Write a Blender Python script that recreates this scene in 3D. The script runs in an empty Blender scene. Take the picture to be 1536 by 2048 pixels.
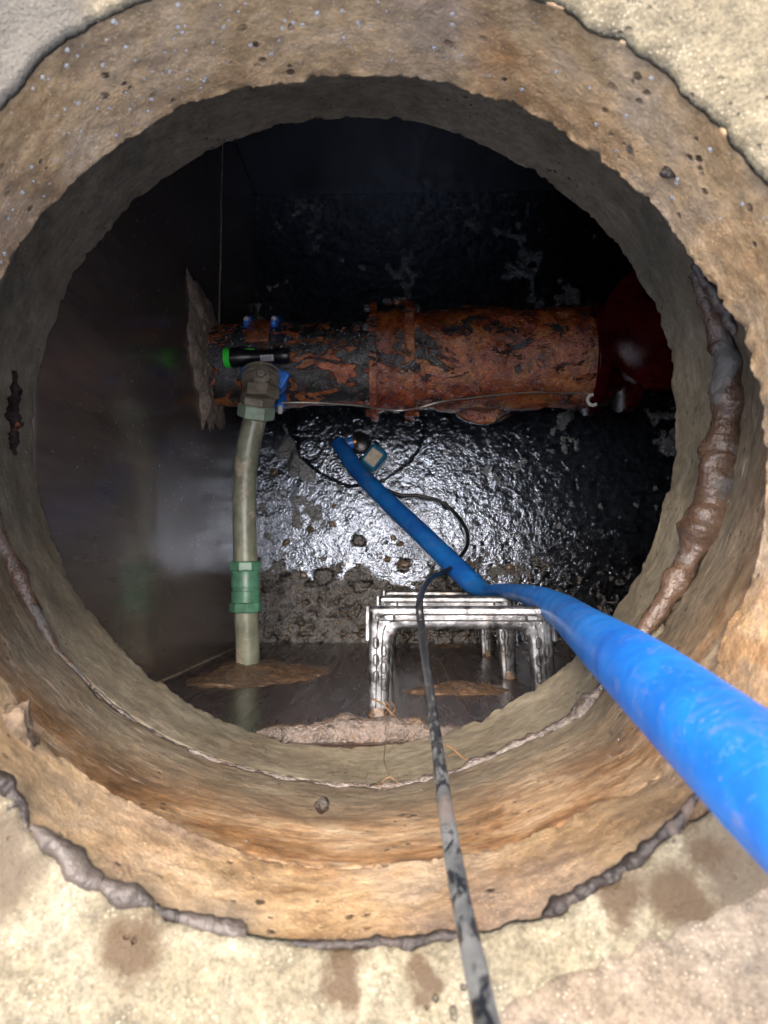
import bpy, math, random
import numpy as np
from mathutils import Vector, Matrix

random.seed(7)
rng = np.random.RandomState(7)
SC = bpy.context.scene
COL = SC.collection

# ------------------------------------------------------------------ camera
CZ = 0.427                       # camera height above the top of the upper ring (z = 0)
FPX = 1500.0                     # focal length in photo pixels (photo is 1536 x 2048)
F = Vector((-44.0, 119.0, -1500.0)).normalized()
RX = F.cross(Vector((0, 1, 0))).normalized()
UP = RX.cross(F).normalized()
camd = bpy.data.cameras.new('camera')
cam = bpy.data.objects.new('camera', camd)
COL.objects.link(cam)
cam.matrix_world = Matrix(((RX.x, UP.x, -F.x, 0), (RX.y, UP.y, -F.y, 0), (RX.z, UP.z, -F.z, CZ), (0, 0, 0, 1)))
camd.sensor_fit = 'VERTICAL'
camd.sensor_height = 36.0
camd.lens = 36.0 * FPX / 2048.0
camd.clip_start = 0.01
camd.clip_end = 300.0
camd.dof.use_dof = True
camd.dof.focus_distance = 1.25
camd.dof.aperture_fstop = 11.0
SC.camera = cam

# ------------------------------------------------------------------ daylight
SUN_EL, SUN_AZ = 72.0, 345.0     # elevation, compass azimuth (0 = +y, clockwise)
world = bpy.data.worlds.new("World")
SC.world = world
world.use_nodes = True
wn = world.node_tree
for n in list(wn.nodes):
    wn.nodes.remove(n)
wo = wn.nodes.new('ShaderNodeOutputWorld')
wb = wn.nodes.new('ShaderNodeBackground')
sky = wn.nodes.new('ShaderNodeTexSky')
sky.sky_type = 'NISHITA'
sky.sun_disc = False
sky.sun_elevation = math.radians(SUN_EL)
sky.sun_rotation = math.radians(SUN_AZ)
sky.air_density = 1.0
sky.dust_density = 7.0
sky.ozone_density = 1.0
wb.inputs['Strength'].default_value = 0.15
wn.links.new(sky.outputs[0], wb.inputs[0])
wn.links.new(wb.outputs[0], wo.inputs[0])
sl = bpy.data.lights.new('sun', 'SUN')
sl.energy = 0.9
sl.angle = math.radians(60)
sl.color = (1.0, 0.95, 0.88)
so = bpy.data.objects.new('sun', sl)
COL.objects.link(so)
el, az = math.radians(SUN_EL), math.radians(SUN_AZ)
sd = Vector((math.sin(az) * math.cos(el), math.cos(az) * math.cos(el), math.sin(el)))
so.rotation_euler = sd.to_track_quat('Z', 'Y').to_euler()
so.location = sd * 5
SC.view_settings.view_transform = 'Standard'
SC.view_settings.look = 'None'
SC.view_settings.exposure = 2.15
SC.view_settings.gamma = 1.0
SC.view_settings.use_curve_mapping = False
SC.render.engine = 'CYCLES'
SC.cycles.max_bounces = 10
SC.cycles.diffuse_bounces = 6
SC.cycles.glossy_bounces = 5
SC.cycles.transparent_max_bounces = 12
SC.cycles.caustics_reflective = True
SC.cycles.sample_clamp_indirect = 6.0
SC.cycles.use_denoising = True


# ------------------------------------------------------------------ projection helpers
def ray(px, py):
    return F + RX * ((px - 768.0) / FPX) - UP * ((py - 1024.0) / FPX)


def P(px, py, d):
    """point seen at photo pixel (px, py), d metres below the camera"""
    r = ray(px, py)
    return Vector((0, 0, CZ)) + r * (d / -r.z)


def PXW(px, py, x):
    r = ray(px, py)
    return Vector((0, 0, CZ)) + r * (x / r.x)


def PYW(px, py, y):
    r = ray(px, py)
    return Vector((0, 0, CZ)) + r * (y / r.y)


# ------------------------------------------------------------------ noise
def vnoise(p, seed=0):
    p = np.asarray(p, dtype=np.float64)
    i = np.floor(p).astype(np.int64)
    f = p - i
    f = f * f * (3 - 2 * f)

    def h(dx, dy, dz):
        n = (i[:, 0] + dx) * 374761393 + (i[:, 1] + dy) * 668265263 + (i[:, 2] + dz) * 2147483647 + seed * 974634777
        n = (n ^ (n >> 13)) & 0xffffffff
        n = (n * 1274126177) & 0xffffffff
        n = n ^ (n >> 16)
        return (n & 0xffff) / 32767.5 - 1.0
    x, y, z = f[:, 0], f[:, 1], f[:, 2]
    a = h(0, 0, 0) * (1 - x) + h(1, 0, 0) * x
    b = h(0, 1, 0) * (1 - x) + h(1, 1, 0) * x
    c = h(0, 0, 1) * (1 - x) + h(1, 0, 1) * x
    d = h(0, 1, 1) * (1 - x) + h(1, 1, 1) * x
    return (a * (1 - y) + b * y) * (1 - z) + (c * (1 - y) + d * y) * z


def fbm(p, scale=1.0, octv=4, gain=0.5, seed=0):
    p = np.asarray(p, dtype=np.float64) * scale
    s = np.zeros(len(p)); a = 1.0
    for k in range(octv):
        s += a * vnoise(p + 17.3 * k, seed + k)
        p = p * 2.03; a *= gain
    return s


def smooth(a, b, x):
    t = np.clip((x - a) / (b - a), 0, 1)
    return t * t * (3 - 2 * t)


# ------------------------------------------------------------------ mesh helpers
def mesh_obj(name, verts, faces, mat=None, parent=None, smoothed=True, label=None, cat=None, group=None, kind=None):
    me = bpy.data.meshes.new(name)
    me.from_pydata([tuple(v) for v in verts], [], faces)
    me.validate()
    if smoothed:
        me.polygons.foreach_set('use_smooth', [True] * len(me.polygons))
    if mat:
        me.materials.append(mat)
    o = bpy.data.objects.new(name, me)
    COL.objects.link(o)
    if parent:
        o.parent = parent
    tag(o, label, cat, group, kind)
    return o


def tag(o, label=None, cat=None, group=None, kind=None):
    if label: o['label'] = label
    if cat: o['category'] = cat
    if group: o['group'] = group
    if kind: o['kind'] = kind
    return o


def empty(name, loc, label, cat, group=None):
    o = bpy.data.objects.new(name, None)
    o.empty_display_size = 0.05
    COL.objects.link(o)
    o.location = loc
    return tag(o, label, cat, group)


def local(o):
    """undo the parent's location so that world coordinates can be used for children"""
    for c in o.children:
        c.matrix_parent_inverse = Matrix.Translation(-o.location)
    bpy.context.view_layer.update()


class MB:
    def __init__(s):
        s.v = []; s.f = []

    def add(s, v, f):
        b = len(s.v)
        s.v += [tuple(q) for q in v]
        s.f += [tuple(b + i for i in q) for q in f]

    def box(s, c, size, rot=None):
        x, y, z = [q / 2 for q in size]
        vs = [Vector((a * x, b * y, d * z)) for a in (-1, 1) for b in (-1, 1) for d in (-1, 1)]
        if rot is not None:
            vs = [rot @ q for q in vs]
        vs = [q + Vector(c) for q in vs]
        s.add(vs, [(0, 1, 3, 2), (4, 6, 7, 5), (0, 4, 5, 1), (2, 3, 7, 6), (0, 2, 6, 4), (1, 5, 7, 3)])

    def lathe(s, p0, axis, prof, n=24, phase=0.0, cap=True):
        """prof: list of (distance along axis, radius)"""
        axis = Vector(axis).normalized()
        a = axis.orthogonal().normalized(); b = axis.cross(a)
        vs = []
        for (t, r) in prof:
            for k in range(n):
                th = phase + 2 * math.pi * k / n
                vs.append(Vector(p0) + axis * t + (a * math.cos(th) + b * math.sin(th)) * r)
        fs = []
        m = len(prof)
        for i in range(m - 1):
            for k in range(n):
                k2 = (k + 1) % n
                fs.append((i * n + k, i * n + k2, (i + 1) * n + k2, (i + 1) * n + k))
        if cap:
            fs.append(tuple(range(n - 1, -1, -1)))
            fs.append(tuple((m - 1) * n + k for k in range(n)))
        s.add(vs, fs)

    def obj(s, name, mat, parent=None, smoothed=False, bevel=0.0, noise=0.0, nscale=60, **kw):
        v = np.array(s.v)
        if noise > 0:
            for ax in range(3):
                v[:, ax] += fbm(v, nscale, 3, seed=5 + ax * 7) * noise
        o = mesh_obj(name, v, s.f, mat, parent, smoothed, **kw)
        if bevel > 0:
            m = o.modifiers.new('bevel', 'BEVEL'); m.width = bevel; m.segments = 2; m.limit_method = 'ANGLE'
            m.harden_normals = False
        if smoothed:
            shade_auto(o)
        return o


def shade_auto(o, ang=40):
    me = o.data
    bm_edges = {}
    me.update()
    nrm = [p.normal.copy() for p in me.polygons]
    for p in me.polygons:
        for ek in p.edge_keys:
            bm_edges.setdefault(ek, []).append(p.index)
    c = math.cos(math.radians(ang))
    for e in me.edges:
        l = bm_edges.get(tuple(sorted(e.vertices)), [])
        if len(l) == 2 and nrm[l[0]].dot(nrm[l[1]]) < c:
            e.use_edge_sharp = True


def catmull(pts, sub=8):
    pts = [Vector(p) for p in pts]
    out = []
    n = len(pts)
    for i in range(n - 1):
        p0 = pts[max(i - 1, 0)]; p1 = pts[i]; p2 = pts[i + 1]; p3 = pts[min(i + 2, n - 1)]
        for k in range(sub):
            t = k / sub
            out.append(0.5 * ((2 * p1) + (p2 - p0) * t + (2 * p0 - 5 * p1 + 4 * p2 - p3) * t * t + (3 * p1 - p0 - 3 * p2 + p3) * t ** 3))
    out.append(pts[-1])
    return out


def tube(name, pts, radii, mat, parent=None, n=20, sub=8, noise=0.0, nscale=80, flat=None, **kw):
    """pts: control points, radii: same length; smooth tube with rounded closed ends"""
    m = len(pts)
    ctl = [Vector((p[0], p[1], p[2], )) for p in pts]
    path = catmull(ctl, sub)
    rr = np.interp(np.linspace(0, m - 1, len(path)), range(m), radii)
    T = []
    for i in range(len(path)):
        a = path[max(i - 1, 0)]; b = path[min(i + 1, len(path) - 1)]
        T.append((b - a).normalized())
    nrm = T[0].orthogonal().normalized()
    vs, fs = [], []
    for i, p in enumerate(path):
        nrm = (nrm - T[i] * nrm.dot(T[i])).normalized()
        bi = T[i].cross(nrm)
        r = rr[i]
        for k in range(n):
            th = 2 * math.pi * k / n
            vs.append(p + (nrm * math.cos(th) + bi * math.sin(th)) * r)
    for i in range(len(path) - 1):
        for k in range(n):
            k2 = (k + 1) % n
            fs.append((i * n + k, i * n + k2, (i + 1) * n + k2, (i + 1) * n + k))
    c0 = len(vs); vs.append(path[0] - T[0] * rr[0] * 0.3); vs.append(path[-1] + T[-1] * rr[-1] * 0.3)
    L = (len(path) - 1) * n
    for k in range(n):
        k2 = (k + 1) % n
        fs.append((c0, k2, k)); fs.append((c0 + 1, L + k, L + k2))
    v = np.array([tuple(q) for q in vs])
    if noise > 0:
        cen = np.repeat(np.array([tuple(p) for p in path]), n, axis=0)
        cen = np.vstack([cen, np.array([tuple(path[0]), tuple(path[-1])])])
        d = v - cen
        v = cen + d * (1 + (fbm(v, nscale, 4, seed=3) * noise)[:, None])
    return mesh_obj(name, v, fs, mat, parent, True, **kw)


# ------------------------------------------------------------------ material helpers
class NT:
    def __init__(s, name):
        s.m = bpy.data.materials.new(name)
        s.m.use_nodes = True
        s.t = s.m.node_tree
        s.b = s.t.nodes['Principled BSDF']
        s.out = s.t.nodes['Material Output']
        tc = s.t.nodes.new('ShaderNodeTexCoord')
        s.co = tc.outputs['Object']

    def node(s, typ, **kw):
        n = s.t.nodes.new(typ)
        for k, v in kw.items():
            setattr(n, k, v)
        return n

    def link(s, a, b):
        s.t.links.new(a, b)

    def put(s, sock, v):
        if isinstance(v, bpy.types.NodeSocket):
            s.link(v, sock)
        elif isinstance(v, (tuple, list)) and len(v) == 3 and sock.type == 'RGBA':
            sock.default_value = (*v, 1)
        else:
            sock.default_value = v

    def map(s, scale=(1, 1, 1), loc=(0, 0, 0), rot=(0, 0, 0), src=None):
        n = s.node('ShaderNodeMapping')
        s.put(n.inputs['Vector'], src or s.co)
        n.inputs['Scale'].default_value = scale
        n.inputs['Location'].default_value = loc
        n.inputs['Rotation'].default_value = rot
        return n.outputs[0]

    def noise(s, scale, detail=4, rough=0.55, dist=0.0, src=None, col=False):
        n = s.node('ShaderNodeTexNoise')
        s.put(n.inputs['Vector'], src or s.co)
        n.inputs['Scale'].default_value = scale
        n.inputs['Detail'].default_value = detail
        n.inputs['Roughness'].default_value = rough
        n.inputs['Distortion'].default_value = dist
        return n.outputs['Color' if col else 'Fac']

    def voro(s, scale, src=None, rand=1.0, feature='F1'):
        n = s.node('ShaderNodeTexVoronoi', feature=feature)
        s.put(n.inputs['Vector'], src or s.co)
        n.inputs['Scale'].default_value = scale
        n.inputs['Randomness'].default_value = rand
        return n.outputs['Distance']

    def ramp(s, fac, stops, interp='LINEAR'):
        n = s.node('ShaderNodeValToRGB')
        n.color_ramp.interpolation = interp
        els = n.color_ramp.elements
        while len(els) < len(stops):
            els.new(0.5)
        for e, (p, c) in zip(els, stops):
            e.position = p
            e.color = (*c, 1) if isinstance(c, (tuple, list)) else (c, c, c, 1)
        s.put(n.inputs[0], fac)
        return n.outputs[0]

    def mr(s, x, a, b, c=0.0, d=1.0):
        n = s.node('ShaderNodeMapRange')
        s.put(n.inputs[0], x)
        for i, v in enumerate((a, b, c, d)):
            s.put(n.inputs[i + 1], v)
        return n.outputs[0]

    def math(s, op, a, b=0.0, clamp=False):
        n = s.node('ShaderNodeMath', operation=op)
        n.use_clamp = clamp
        s.put(n.inputs[0], a); s.put(n.inputs[1], b)
        return n.outputs[0]

    def mix(s, fac, a, b, mode='MIX'):
        n = s.node('ShaderNodeMix', data_type='RGBA', blend_type=mode)
        s.put(n.inputs['Factor'], fac)
        s.put(n.inputs['A'], a); s.put(n.inputs['B'], b)
        return n.outputs['Result']

    def sep(s, src=None):
        n = s.node('ShaderNodeSeparateXYZ')
        s.put(n.inputs[0], src or s.co)
        return n.outputs

    def cyl(s, cx, cy, su=1.0, sv=1.0):
        x, y, z = s.sep()
        u = s.math('ARCTAN2', s.math('SUBTRACT', x, cx), s.math('SUBTRACT', cy, y))
        n = s.node('ShaderNodeCombineXYZ')
        s.put(n.inputs[0], s.math('MULTIPLY', u, 0.33 * su)); s.put(n.inputs[1], s.math('MULTIPLY', z, sv))
        return n.outputs[0]

    def bump(s, h, strength=0.5, dist=0.002, nrm=None):
        n = s.node('ShaderNodeBump')
        n.inputs['Strength'].default_value = strength
        n.inputs['Distance'].default_value = dist
        s.put(n.inputs['Height'], h)
        if nrm is not None:
            s.link(nrm, n.inputs['Normal'])
        return n.outputs[0]

    def spots(s, pts, nscale=30, namp=0.012, flat=False):
        """mask: 1 inside blobs centred on pts [(Vector, radius)], ragged edges"""
        nz = s.noise(nscale, 4, 0.6)
        off = s.math('MULTIPLY', s.math('SUBTRACT', nz, 0.5), namp * 4)
        res = None
        for (c, r) in pts:
            n = s.node('ShaderNodeVectorMath', operation='DISTANCE')
            if flat:
                c = (c[0], c[1], 0); s.link(s.map(scale=(1, 1, 0)), n.inputs[0])
            else:
                s.link(s.co, n.inputs[0])
            n.inputs[1].default_value = tuple(c)
            d = s.math('ADD', n.outputs['Value'], off)
            q = s.mr(d, r * 1.25, r * 0.6)
            res = q if res is None else s.math('MAXIMUM', res, q)
        return res

    def done(s, color=None, rough=None, normal=None, metal=None, spec=None, coat=None, coat_rough=0.08, ior=None):
        b = s.b
        if color is not None: s.put(b.inputs['Base Color'], color)
        if rough is not None: s.put(b.inputs['Roughness'], rough)
        if metal is not None: s.put(b.inputs['Metallic'], metal)
        if spec is not None: s.put(b.inputs['Specular IOR Level'], spec)
        if ior is not None: b.inputs['IOR'].default_value = ior
        if coat is not None:
            s.put(b.inputs['Coat Weight'], coat); b.inputs['Coat Roughness'].default_value = coat_rough
        if normal is not None:
            s.link(normal, b.inputs['Normal'])
            if coat is not None: s.link(normal, b.inputs['Coat Normal'])
        return s.m


def concrete(name, ramp, scale=7, zs=1.0, pit=140, pitcol=0.25, pitmask=(0.5, 0.62), fleck=None, rough=(0.35, 0.75), bump=0.6,
             spots=None, zband=None, gray=None, spec=0.5, speck=0.12, cyl=None, grain=0.0, flat=False, stain=None):
    t = NT(name)
    co = t.map(scale=(1, 1, zs))
    n1 = t.noise(scale, 10, 0.66, 0.5, co)
    col = t.ramp(n1, ramp)
    if zband:                                   # stain by height on the ring
        z = t.sep()[2]
        w = t.math('ADD', z, t.math('MULTIPLY', t.math('SUBTRACT', t.noise(9, 6, 0.65, 0.3, co), 0.5), 0.10))
        k = t.mr(w, zband[0], zband[1])
        col = t.mix(k, col, t.ramp(t.noise(scale * 1.7, 10, 0.7, 0.5, co), zband[2]))
    if gray:
        g = t.mr(t.noise(scale * 0.55, 5, 0.6, 0.6), 0.50, 0.66)
        col = t.mix(t.math('MULTIPLY', g, gray[1]), col, gray[0])
    if stain:                                   # rusty orange seep marks
        g = t.mr(t.noise(scale * 0.8, 7, 0.68, 0.8, t.map(scale=(1, 1, 0.7), loc=(3, 1, 2))), 0.54, 0.68)
        col = t.mix(t.math('MULTIPLY', g, stain[1]), col, stain[0])
    n2 = t.noise(95, 6, 0.7, 0, co)
    col = t.mix(1.0, col, t.ramp(n2, [(0.25, 0.5), (0.5, 0.95), (0.75, 1.35)]), 'MULTIPLY')
    mid = t.noise(28, 6, 0.7, 0.4, co)
    col = t.mix(1.0, col, t.ramp(mid, [(0.3, 0.68), (0.5, 1.0), (0.7, 1.22)]), 'MULTIPLY')
    if grain:
        gr = t.noise(420, 3, 0.7)
        col = t.mix(1.0, col, t.ramp(gr, [(0.3, 1 - grain), (0.7, 1 + grain)]), 'MULTIPLY')
        sand = t.math('MULTIPLY', t.mr(t.voro(330), 0.28, 0.16), t.mr(t.noise(45, 3), 0.46, 0.58))
        col = t.mix(t.math('MULTIPLY', sand, 0.55), col, tuple(min(1, c * 1.9) for c in ramp[2][1]))
    size = t.math('MULTIPLY', t.math('SUBTRACT', t.noise(37, 2, 0.5), 0.5), 0.55)
    v = t.math('ADD', t.voro(pit, t.map(rot=(.3, .2, .5))), size)
    v = t.math('ADD', v, t.math('MULTIPLY', t.math('SUBTRACT', t.noise(500, 2), 0.5), 0.2))
    pm = t.mr(t.noise(17, 3, 0.6), pitmask[0], pitmask[1])
    pits = t.math('MULTIPLY', t.mr(v, 0.20, 0.10), pm)
    col = t.mix(pits, col, tuple(c * pitcol for c in ramp[1][1]))
    sp = t.math('MULTIPLY', t.mr(t.voro(430), 0.2, 0.1), t.mr(t.noise(60, 2), 0.5, 0.6))
    col = t.mix(t.math('MULTIPLY', sp, speck * 5), col, (0.02, 0.016, 0.012))
    h = t.math('ADD', t.math('MULTIPLY', t.noise(60, 9, 0.7, 0, co), 0.9), t.math('MULTIPLY', t.noise(380, 3, 0.6), 0.4))
    if cyl:                                     # marks dragged round the ring
        cc = t.cyl(*cyl, su=1.0, sv=7.0)
        st = t.noise(26, 9, 0.72, 0.2, cc)
        col = t.mix(1.0, col, t.ramp(st, [(0.32, 0.55), (0.5, 1.0), (0.7, 1.3)]), 'MULTIPLY')
        dk = t.math('MULTIPLY', t.mr(t.voro(90, t.cyl(*cyl, su=1.0, sv=2.2)), 0.16, 0.08), t.mr(t.noise(13, 3), 0.48, 0.58))
        col = t.mix(dk, col, (0.03, 0.02, 0.012))
        lt = t.math('MULTIPLY', t.mr(t.math('ADD', t.voro(24, t.cyl(*cyl, su=1.0, sv=5.5)), t.math('MULTIPLY', t.math('SUBTRACT', t.noise(90, 3), 0.5), 0.25)), 0.20, 0.07), t.mr(t.noise(11, 4, 0.6, 0, t.map(loc=(4, 4, 4))), 0.48, 0.56))
        col = t.mix(t.math('MULTIPLY', lt, 0.7), col, fleck or (0.5, 0.42, 0.32))
        h = t.math('ADD', h, t.math('MULTIPLY', st, 0.8))
    r = t.mr(t.noise(11, 5, 0.6, 0.3, co), 0.35, 0.65, rough[0], rough[1])
    for (pts, c, rr, ns) in (spots or []):
        m = t.spots(pts, ns, 0.0075 if flat else 0.006, flat=flat)
        col = t.mix(t.math('MULTIPLY', m, 0.9), col, c)
        r = t.mr(m, 0, 1, r, rr)
    h = t.math('SUBTRACT', h, t.math('MULTIPLY', pits, 1.2))
    return t.done(col, r, t.bump(h, bump, 0.0035), spec=spec)


# ------------------------------------------------------------------ colour recipes
A_CX, A_CY = -0.056, 0.150
M = {}


def PCOL(px, py, _d=0):
    """point on the sloping collar"""
    d = .40
    for _ in range(4):
        p = P(px, py, d)
        q = math.hypot(p.x + .024, p.y - .066) - .285
        d = CZ - float(np.interp(q, [0, .002, .006, .015, .05, .10, .14, 1.0], [-0.004, .002, .0045, .010, .030, .044, .047, .050]))
    return p


stain_pts = [(PCOL(268, 1885), .017), (PCOL(250, 1872), .012), (PCOL(290, 1858), .008), (PCOL(690, 1950), .010), (PCOL(692, 1915), .009),
             (PCOL(848, 1940), .009), (PCOL(1235, 1782), .012), (PCOL(1350, 1782), .018), (PCOL(1395, 1690), .012)]
brown_pts = [(PCOL(1500, 1760), .020), (PCOL(1536, 1690), .030), (PCOL(0, 1760), .022), (PCOL(10, 1690), .016),
             (PCOL(1480, 1740), .016)]
grey_corner = [(PCOL(0, 40), .035), (PCOL(60, 0), .03), (PCOL(0, 130), .02)]
M['pale'] = concrete('pale_concrete', [(0.3, (0.135, 0.112, 0.068)), (0.5, (0.19, 0.162, 0.106)), (0.7, (0.25, 0.222, 0.158))], 14, 1, 110, 0.45,
                     (0.52, 0.7), None, (0.55, 0.9), 1.0,
                     spots=[(brown_pts, (0.085, 0.062, 0.038), 0.45, 26), (stain_pts, (0.062, 0.036, 0.015), 0.4, 60),
                            (grey_corner, (0.085, 0.078, 0.066), 0.4, 24)], spec=0.35, speck=0.05, grain=0.35, flat=True)
clay_b = [(P(1292, 298, .50), .0085), (P(1272, 296, .50), .003), (P(1358, 248, .47), .004), (P(1302, 305, .50), .005)]
M['crust'] = concrete('pinkish_brown_crust', [(0.3, (0.13, 0.098, 0.064)), (0.5, (0.20, 0.158, 0.112)), (0.7, (0.26, 0.215, 0.16))], 14, 1, 110, 0.45,
                      (0.52, 0.7), None, (0.5, 0.8), 1.0, spec=0.35, speck=0.05, grain=0.3)
M['frame'] = concrete('tan_stained_concrete',
                      [(0.28, (0.17, 0.105, 0.052)), (0.38, (0.30, 0.185, 0.090)), (0.48, (0.44, 0.295, 0.155)), (0.60, (0.40, 0.295, 0.19)), (0.72, (0.56, 0.44, 0.29))],
                      6.5, 1.3, 75, 0.22, (0.50, 0.60), (0.45, 0.36, 0.27), (0.16, 0.5), 0.7,
                      spots=[(clay_b, (0.06, 0.062, 0.055), 0.3, 60)], gray=((0.25, 0.185, 0.145), 0.85), stain=((0.30, 0.135, 0.04), 0.7), grain=0.15, spec=0.6)
clay_a = [(P(1310, 1535, .60), .016), (P(1270, 1545, .60), .013), (P(1340, 1560, .56), .012), (P(1355, 1525, .56), .012)]
M['shaft'] = concrete('olive_shaft_concrete',
                      [(0.30, (0.09, 0.068, 0.042)), (0.48, (0.165, 0.13, 0.085)), (0.62, (0.22, 0.18, 0.12)), (0.75, (0.28, 0.235, 0.165))],
                      6, 2.2, 100, 0.25, (0.5, 0.62), (0.46, 0.38, 0.29), (0.25, 0.6), 0.7,
                      spots=[(clay_a, (0.055, 0.06, 0.055), 0.35, 50)], stain=((0.16, 0.085, 0.035), 0.45), cyl=(A_CX, A_CY),
                      zband=(CZ - .67, CZ - .57, [(0.3, (0.12, 0.055, 0.022)), (0.44, (0.27, 0.14, 0.055)), (0.56, (0.42, 0.275, 0.15)), (0.7, (0.52, 0.40, 0.26))]))
M['slab'] = concrete('grey_slab_concrete',
                     [(0.30, (0.11, 0.092, 0.062)), (0.5, (0.18, 0.153, 0.104)), (0.7, (0.24, 0.208, 0.150))],
                     6, 1.8, 110, 0.3, (0.5, 0.62), None, (0.3, 0.6), 0.55, stain=((0.11, 0.07, 0.04), 0.6), gray=((0.10, 0.105, 0.08), 0.5))


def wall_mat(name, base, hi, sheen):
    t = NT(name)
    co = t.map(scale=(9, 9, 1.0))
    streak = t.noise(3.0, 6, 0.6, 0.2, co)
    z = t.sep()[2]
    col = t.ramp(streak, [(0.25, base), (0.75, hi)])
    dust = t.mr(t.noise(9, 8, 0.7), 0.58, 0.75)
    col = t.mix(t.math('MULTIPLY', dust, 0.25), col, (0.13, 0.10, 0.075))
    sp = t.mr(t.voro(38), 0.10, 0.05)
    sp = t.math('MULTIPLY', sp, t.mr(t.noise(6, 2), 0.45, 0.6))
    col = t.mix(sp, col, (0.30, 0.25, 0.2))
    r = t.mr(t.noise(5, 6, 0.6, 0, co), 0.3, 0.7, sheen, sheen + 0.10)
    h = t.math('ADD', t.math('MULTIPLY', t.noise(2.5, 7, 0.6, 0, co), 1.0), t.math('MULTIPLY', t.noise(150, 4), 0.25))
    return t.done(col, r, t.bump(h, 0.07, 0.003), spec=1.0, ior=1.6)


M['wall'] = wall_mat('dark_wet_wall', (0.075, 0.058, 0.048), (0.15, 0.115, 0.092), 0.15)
M['walldark'] = wall_mat('haze_blue_wet_wall', (0.024, 0.027, 0.033), (0.04, 0.045, 0.054), 0.35)  # bluish lift in this colour stands for haze in the chamber
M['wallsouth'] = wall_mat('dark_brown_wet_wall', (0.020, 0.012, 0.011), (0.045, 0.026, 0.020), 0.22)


def mud_mat():
    t = NT('wet_gravelly_floor')
    v = t.voro(42)
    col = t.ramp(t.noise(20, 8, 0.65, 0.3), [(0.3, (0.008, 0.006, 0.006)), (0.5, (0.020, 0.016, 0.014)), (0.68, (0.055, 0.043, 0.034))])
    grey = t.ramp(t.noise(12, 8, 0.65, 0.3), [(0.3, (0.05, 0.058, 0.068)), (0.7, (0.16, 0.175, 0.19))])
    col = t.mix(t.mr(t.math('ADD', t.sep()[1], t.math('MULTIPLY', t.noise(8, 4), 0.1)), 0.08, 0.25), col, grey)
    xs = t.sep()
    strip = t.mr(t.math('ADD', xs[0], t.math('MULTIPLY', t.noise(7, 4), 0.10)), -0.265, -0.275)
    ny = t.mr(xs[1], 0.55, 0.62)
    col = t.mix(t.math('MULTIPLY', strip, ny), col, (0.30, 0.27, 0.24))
    r = t.mr(t.noise(60, 4), 0.35, 0.65, 0.08, 0.35)
    h = t.math('ADD', t.noise(70, 8, 0.7), t.math('MULTIPLY', t.math('SUBTRACT', 1.0, v), 0.5))
    return t.done(col, r, t.bump(h, 0.9, 0.006), spec=1.0, ior=1.7)


M['mud'] = mud_mat()


def water_mat():
    t = NT('rippling_shallow_water')
    n = t.t.nodes
    h = t.math('ADD', t.noise(95, 3, 0.5, 0.6), t.math('MULTIPLY', t.noise(240, 2, 0.5, 0.3), 0.4))
    bn = t.node('ShaderNodeBump')                # rain only reaches the water below the opening
    bn.inputs['Distance'].default_value = 0.0016
    dn = t.node('ShaderNodeVectorMath', operation='DISTANCE')
    t.link(t.map(scale=(1, 1.35, 0)), dn.inputs[0]); dn.inputs[1].default_value = (0.10, -0.02, 0)
    t.link(t.mr(t.math('ADD', dn.outputs['Value'], t.math('MULTIPLY', t.noise(5, 3), 0.2)), 0.30, 0.75, 1.0, 0.75), bn.inputs['Strength'])
    t.link(h, bn.inputs['Height'])
    nr = bn.outputs[0]
    gl = t.node('ShaderNodeBsdfGlossy'); gl.inputs['Roughness'].default_value = 0.05
    gl.inputs['Color'].default_value = (0.72, 0.82, 1.0, 1)
    tr = t.node('ShaderNodeBsdfTransparent'); tr.inputs['Color'].default_value = (0.40, 0.43, 0.48, 1)
    fr = t.node('ShaderNodeFresnel'); fr.inputs['IOR'].default_value = 2.3
    t.link(nr, gl.inputs['Normal']); t.link(nr, fr.inputs['Normal'])
    mx = t.node('ShaderNodeMixShader')
    t.link(fr.outputs[0], mx.inputs[0]); t.link(tr.outputs[0], mx.inputs[1]); t.link(gl.outputs[0], mx.inputs[2])
    t.link(mx.outputs[0], t.out.inputs['Surface'])
    n.remove(t.b)
    return t.m


M['water'] = water_mat()


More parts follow.
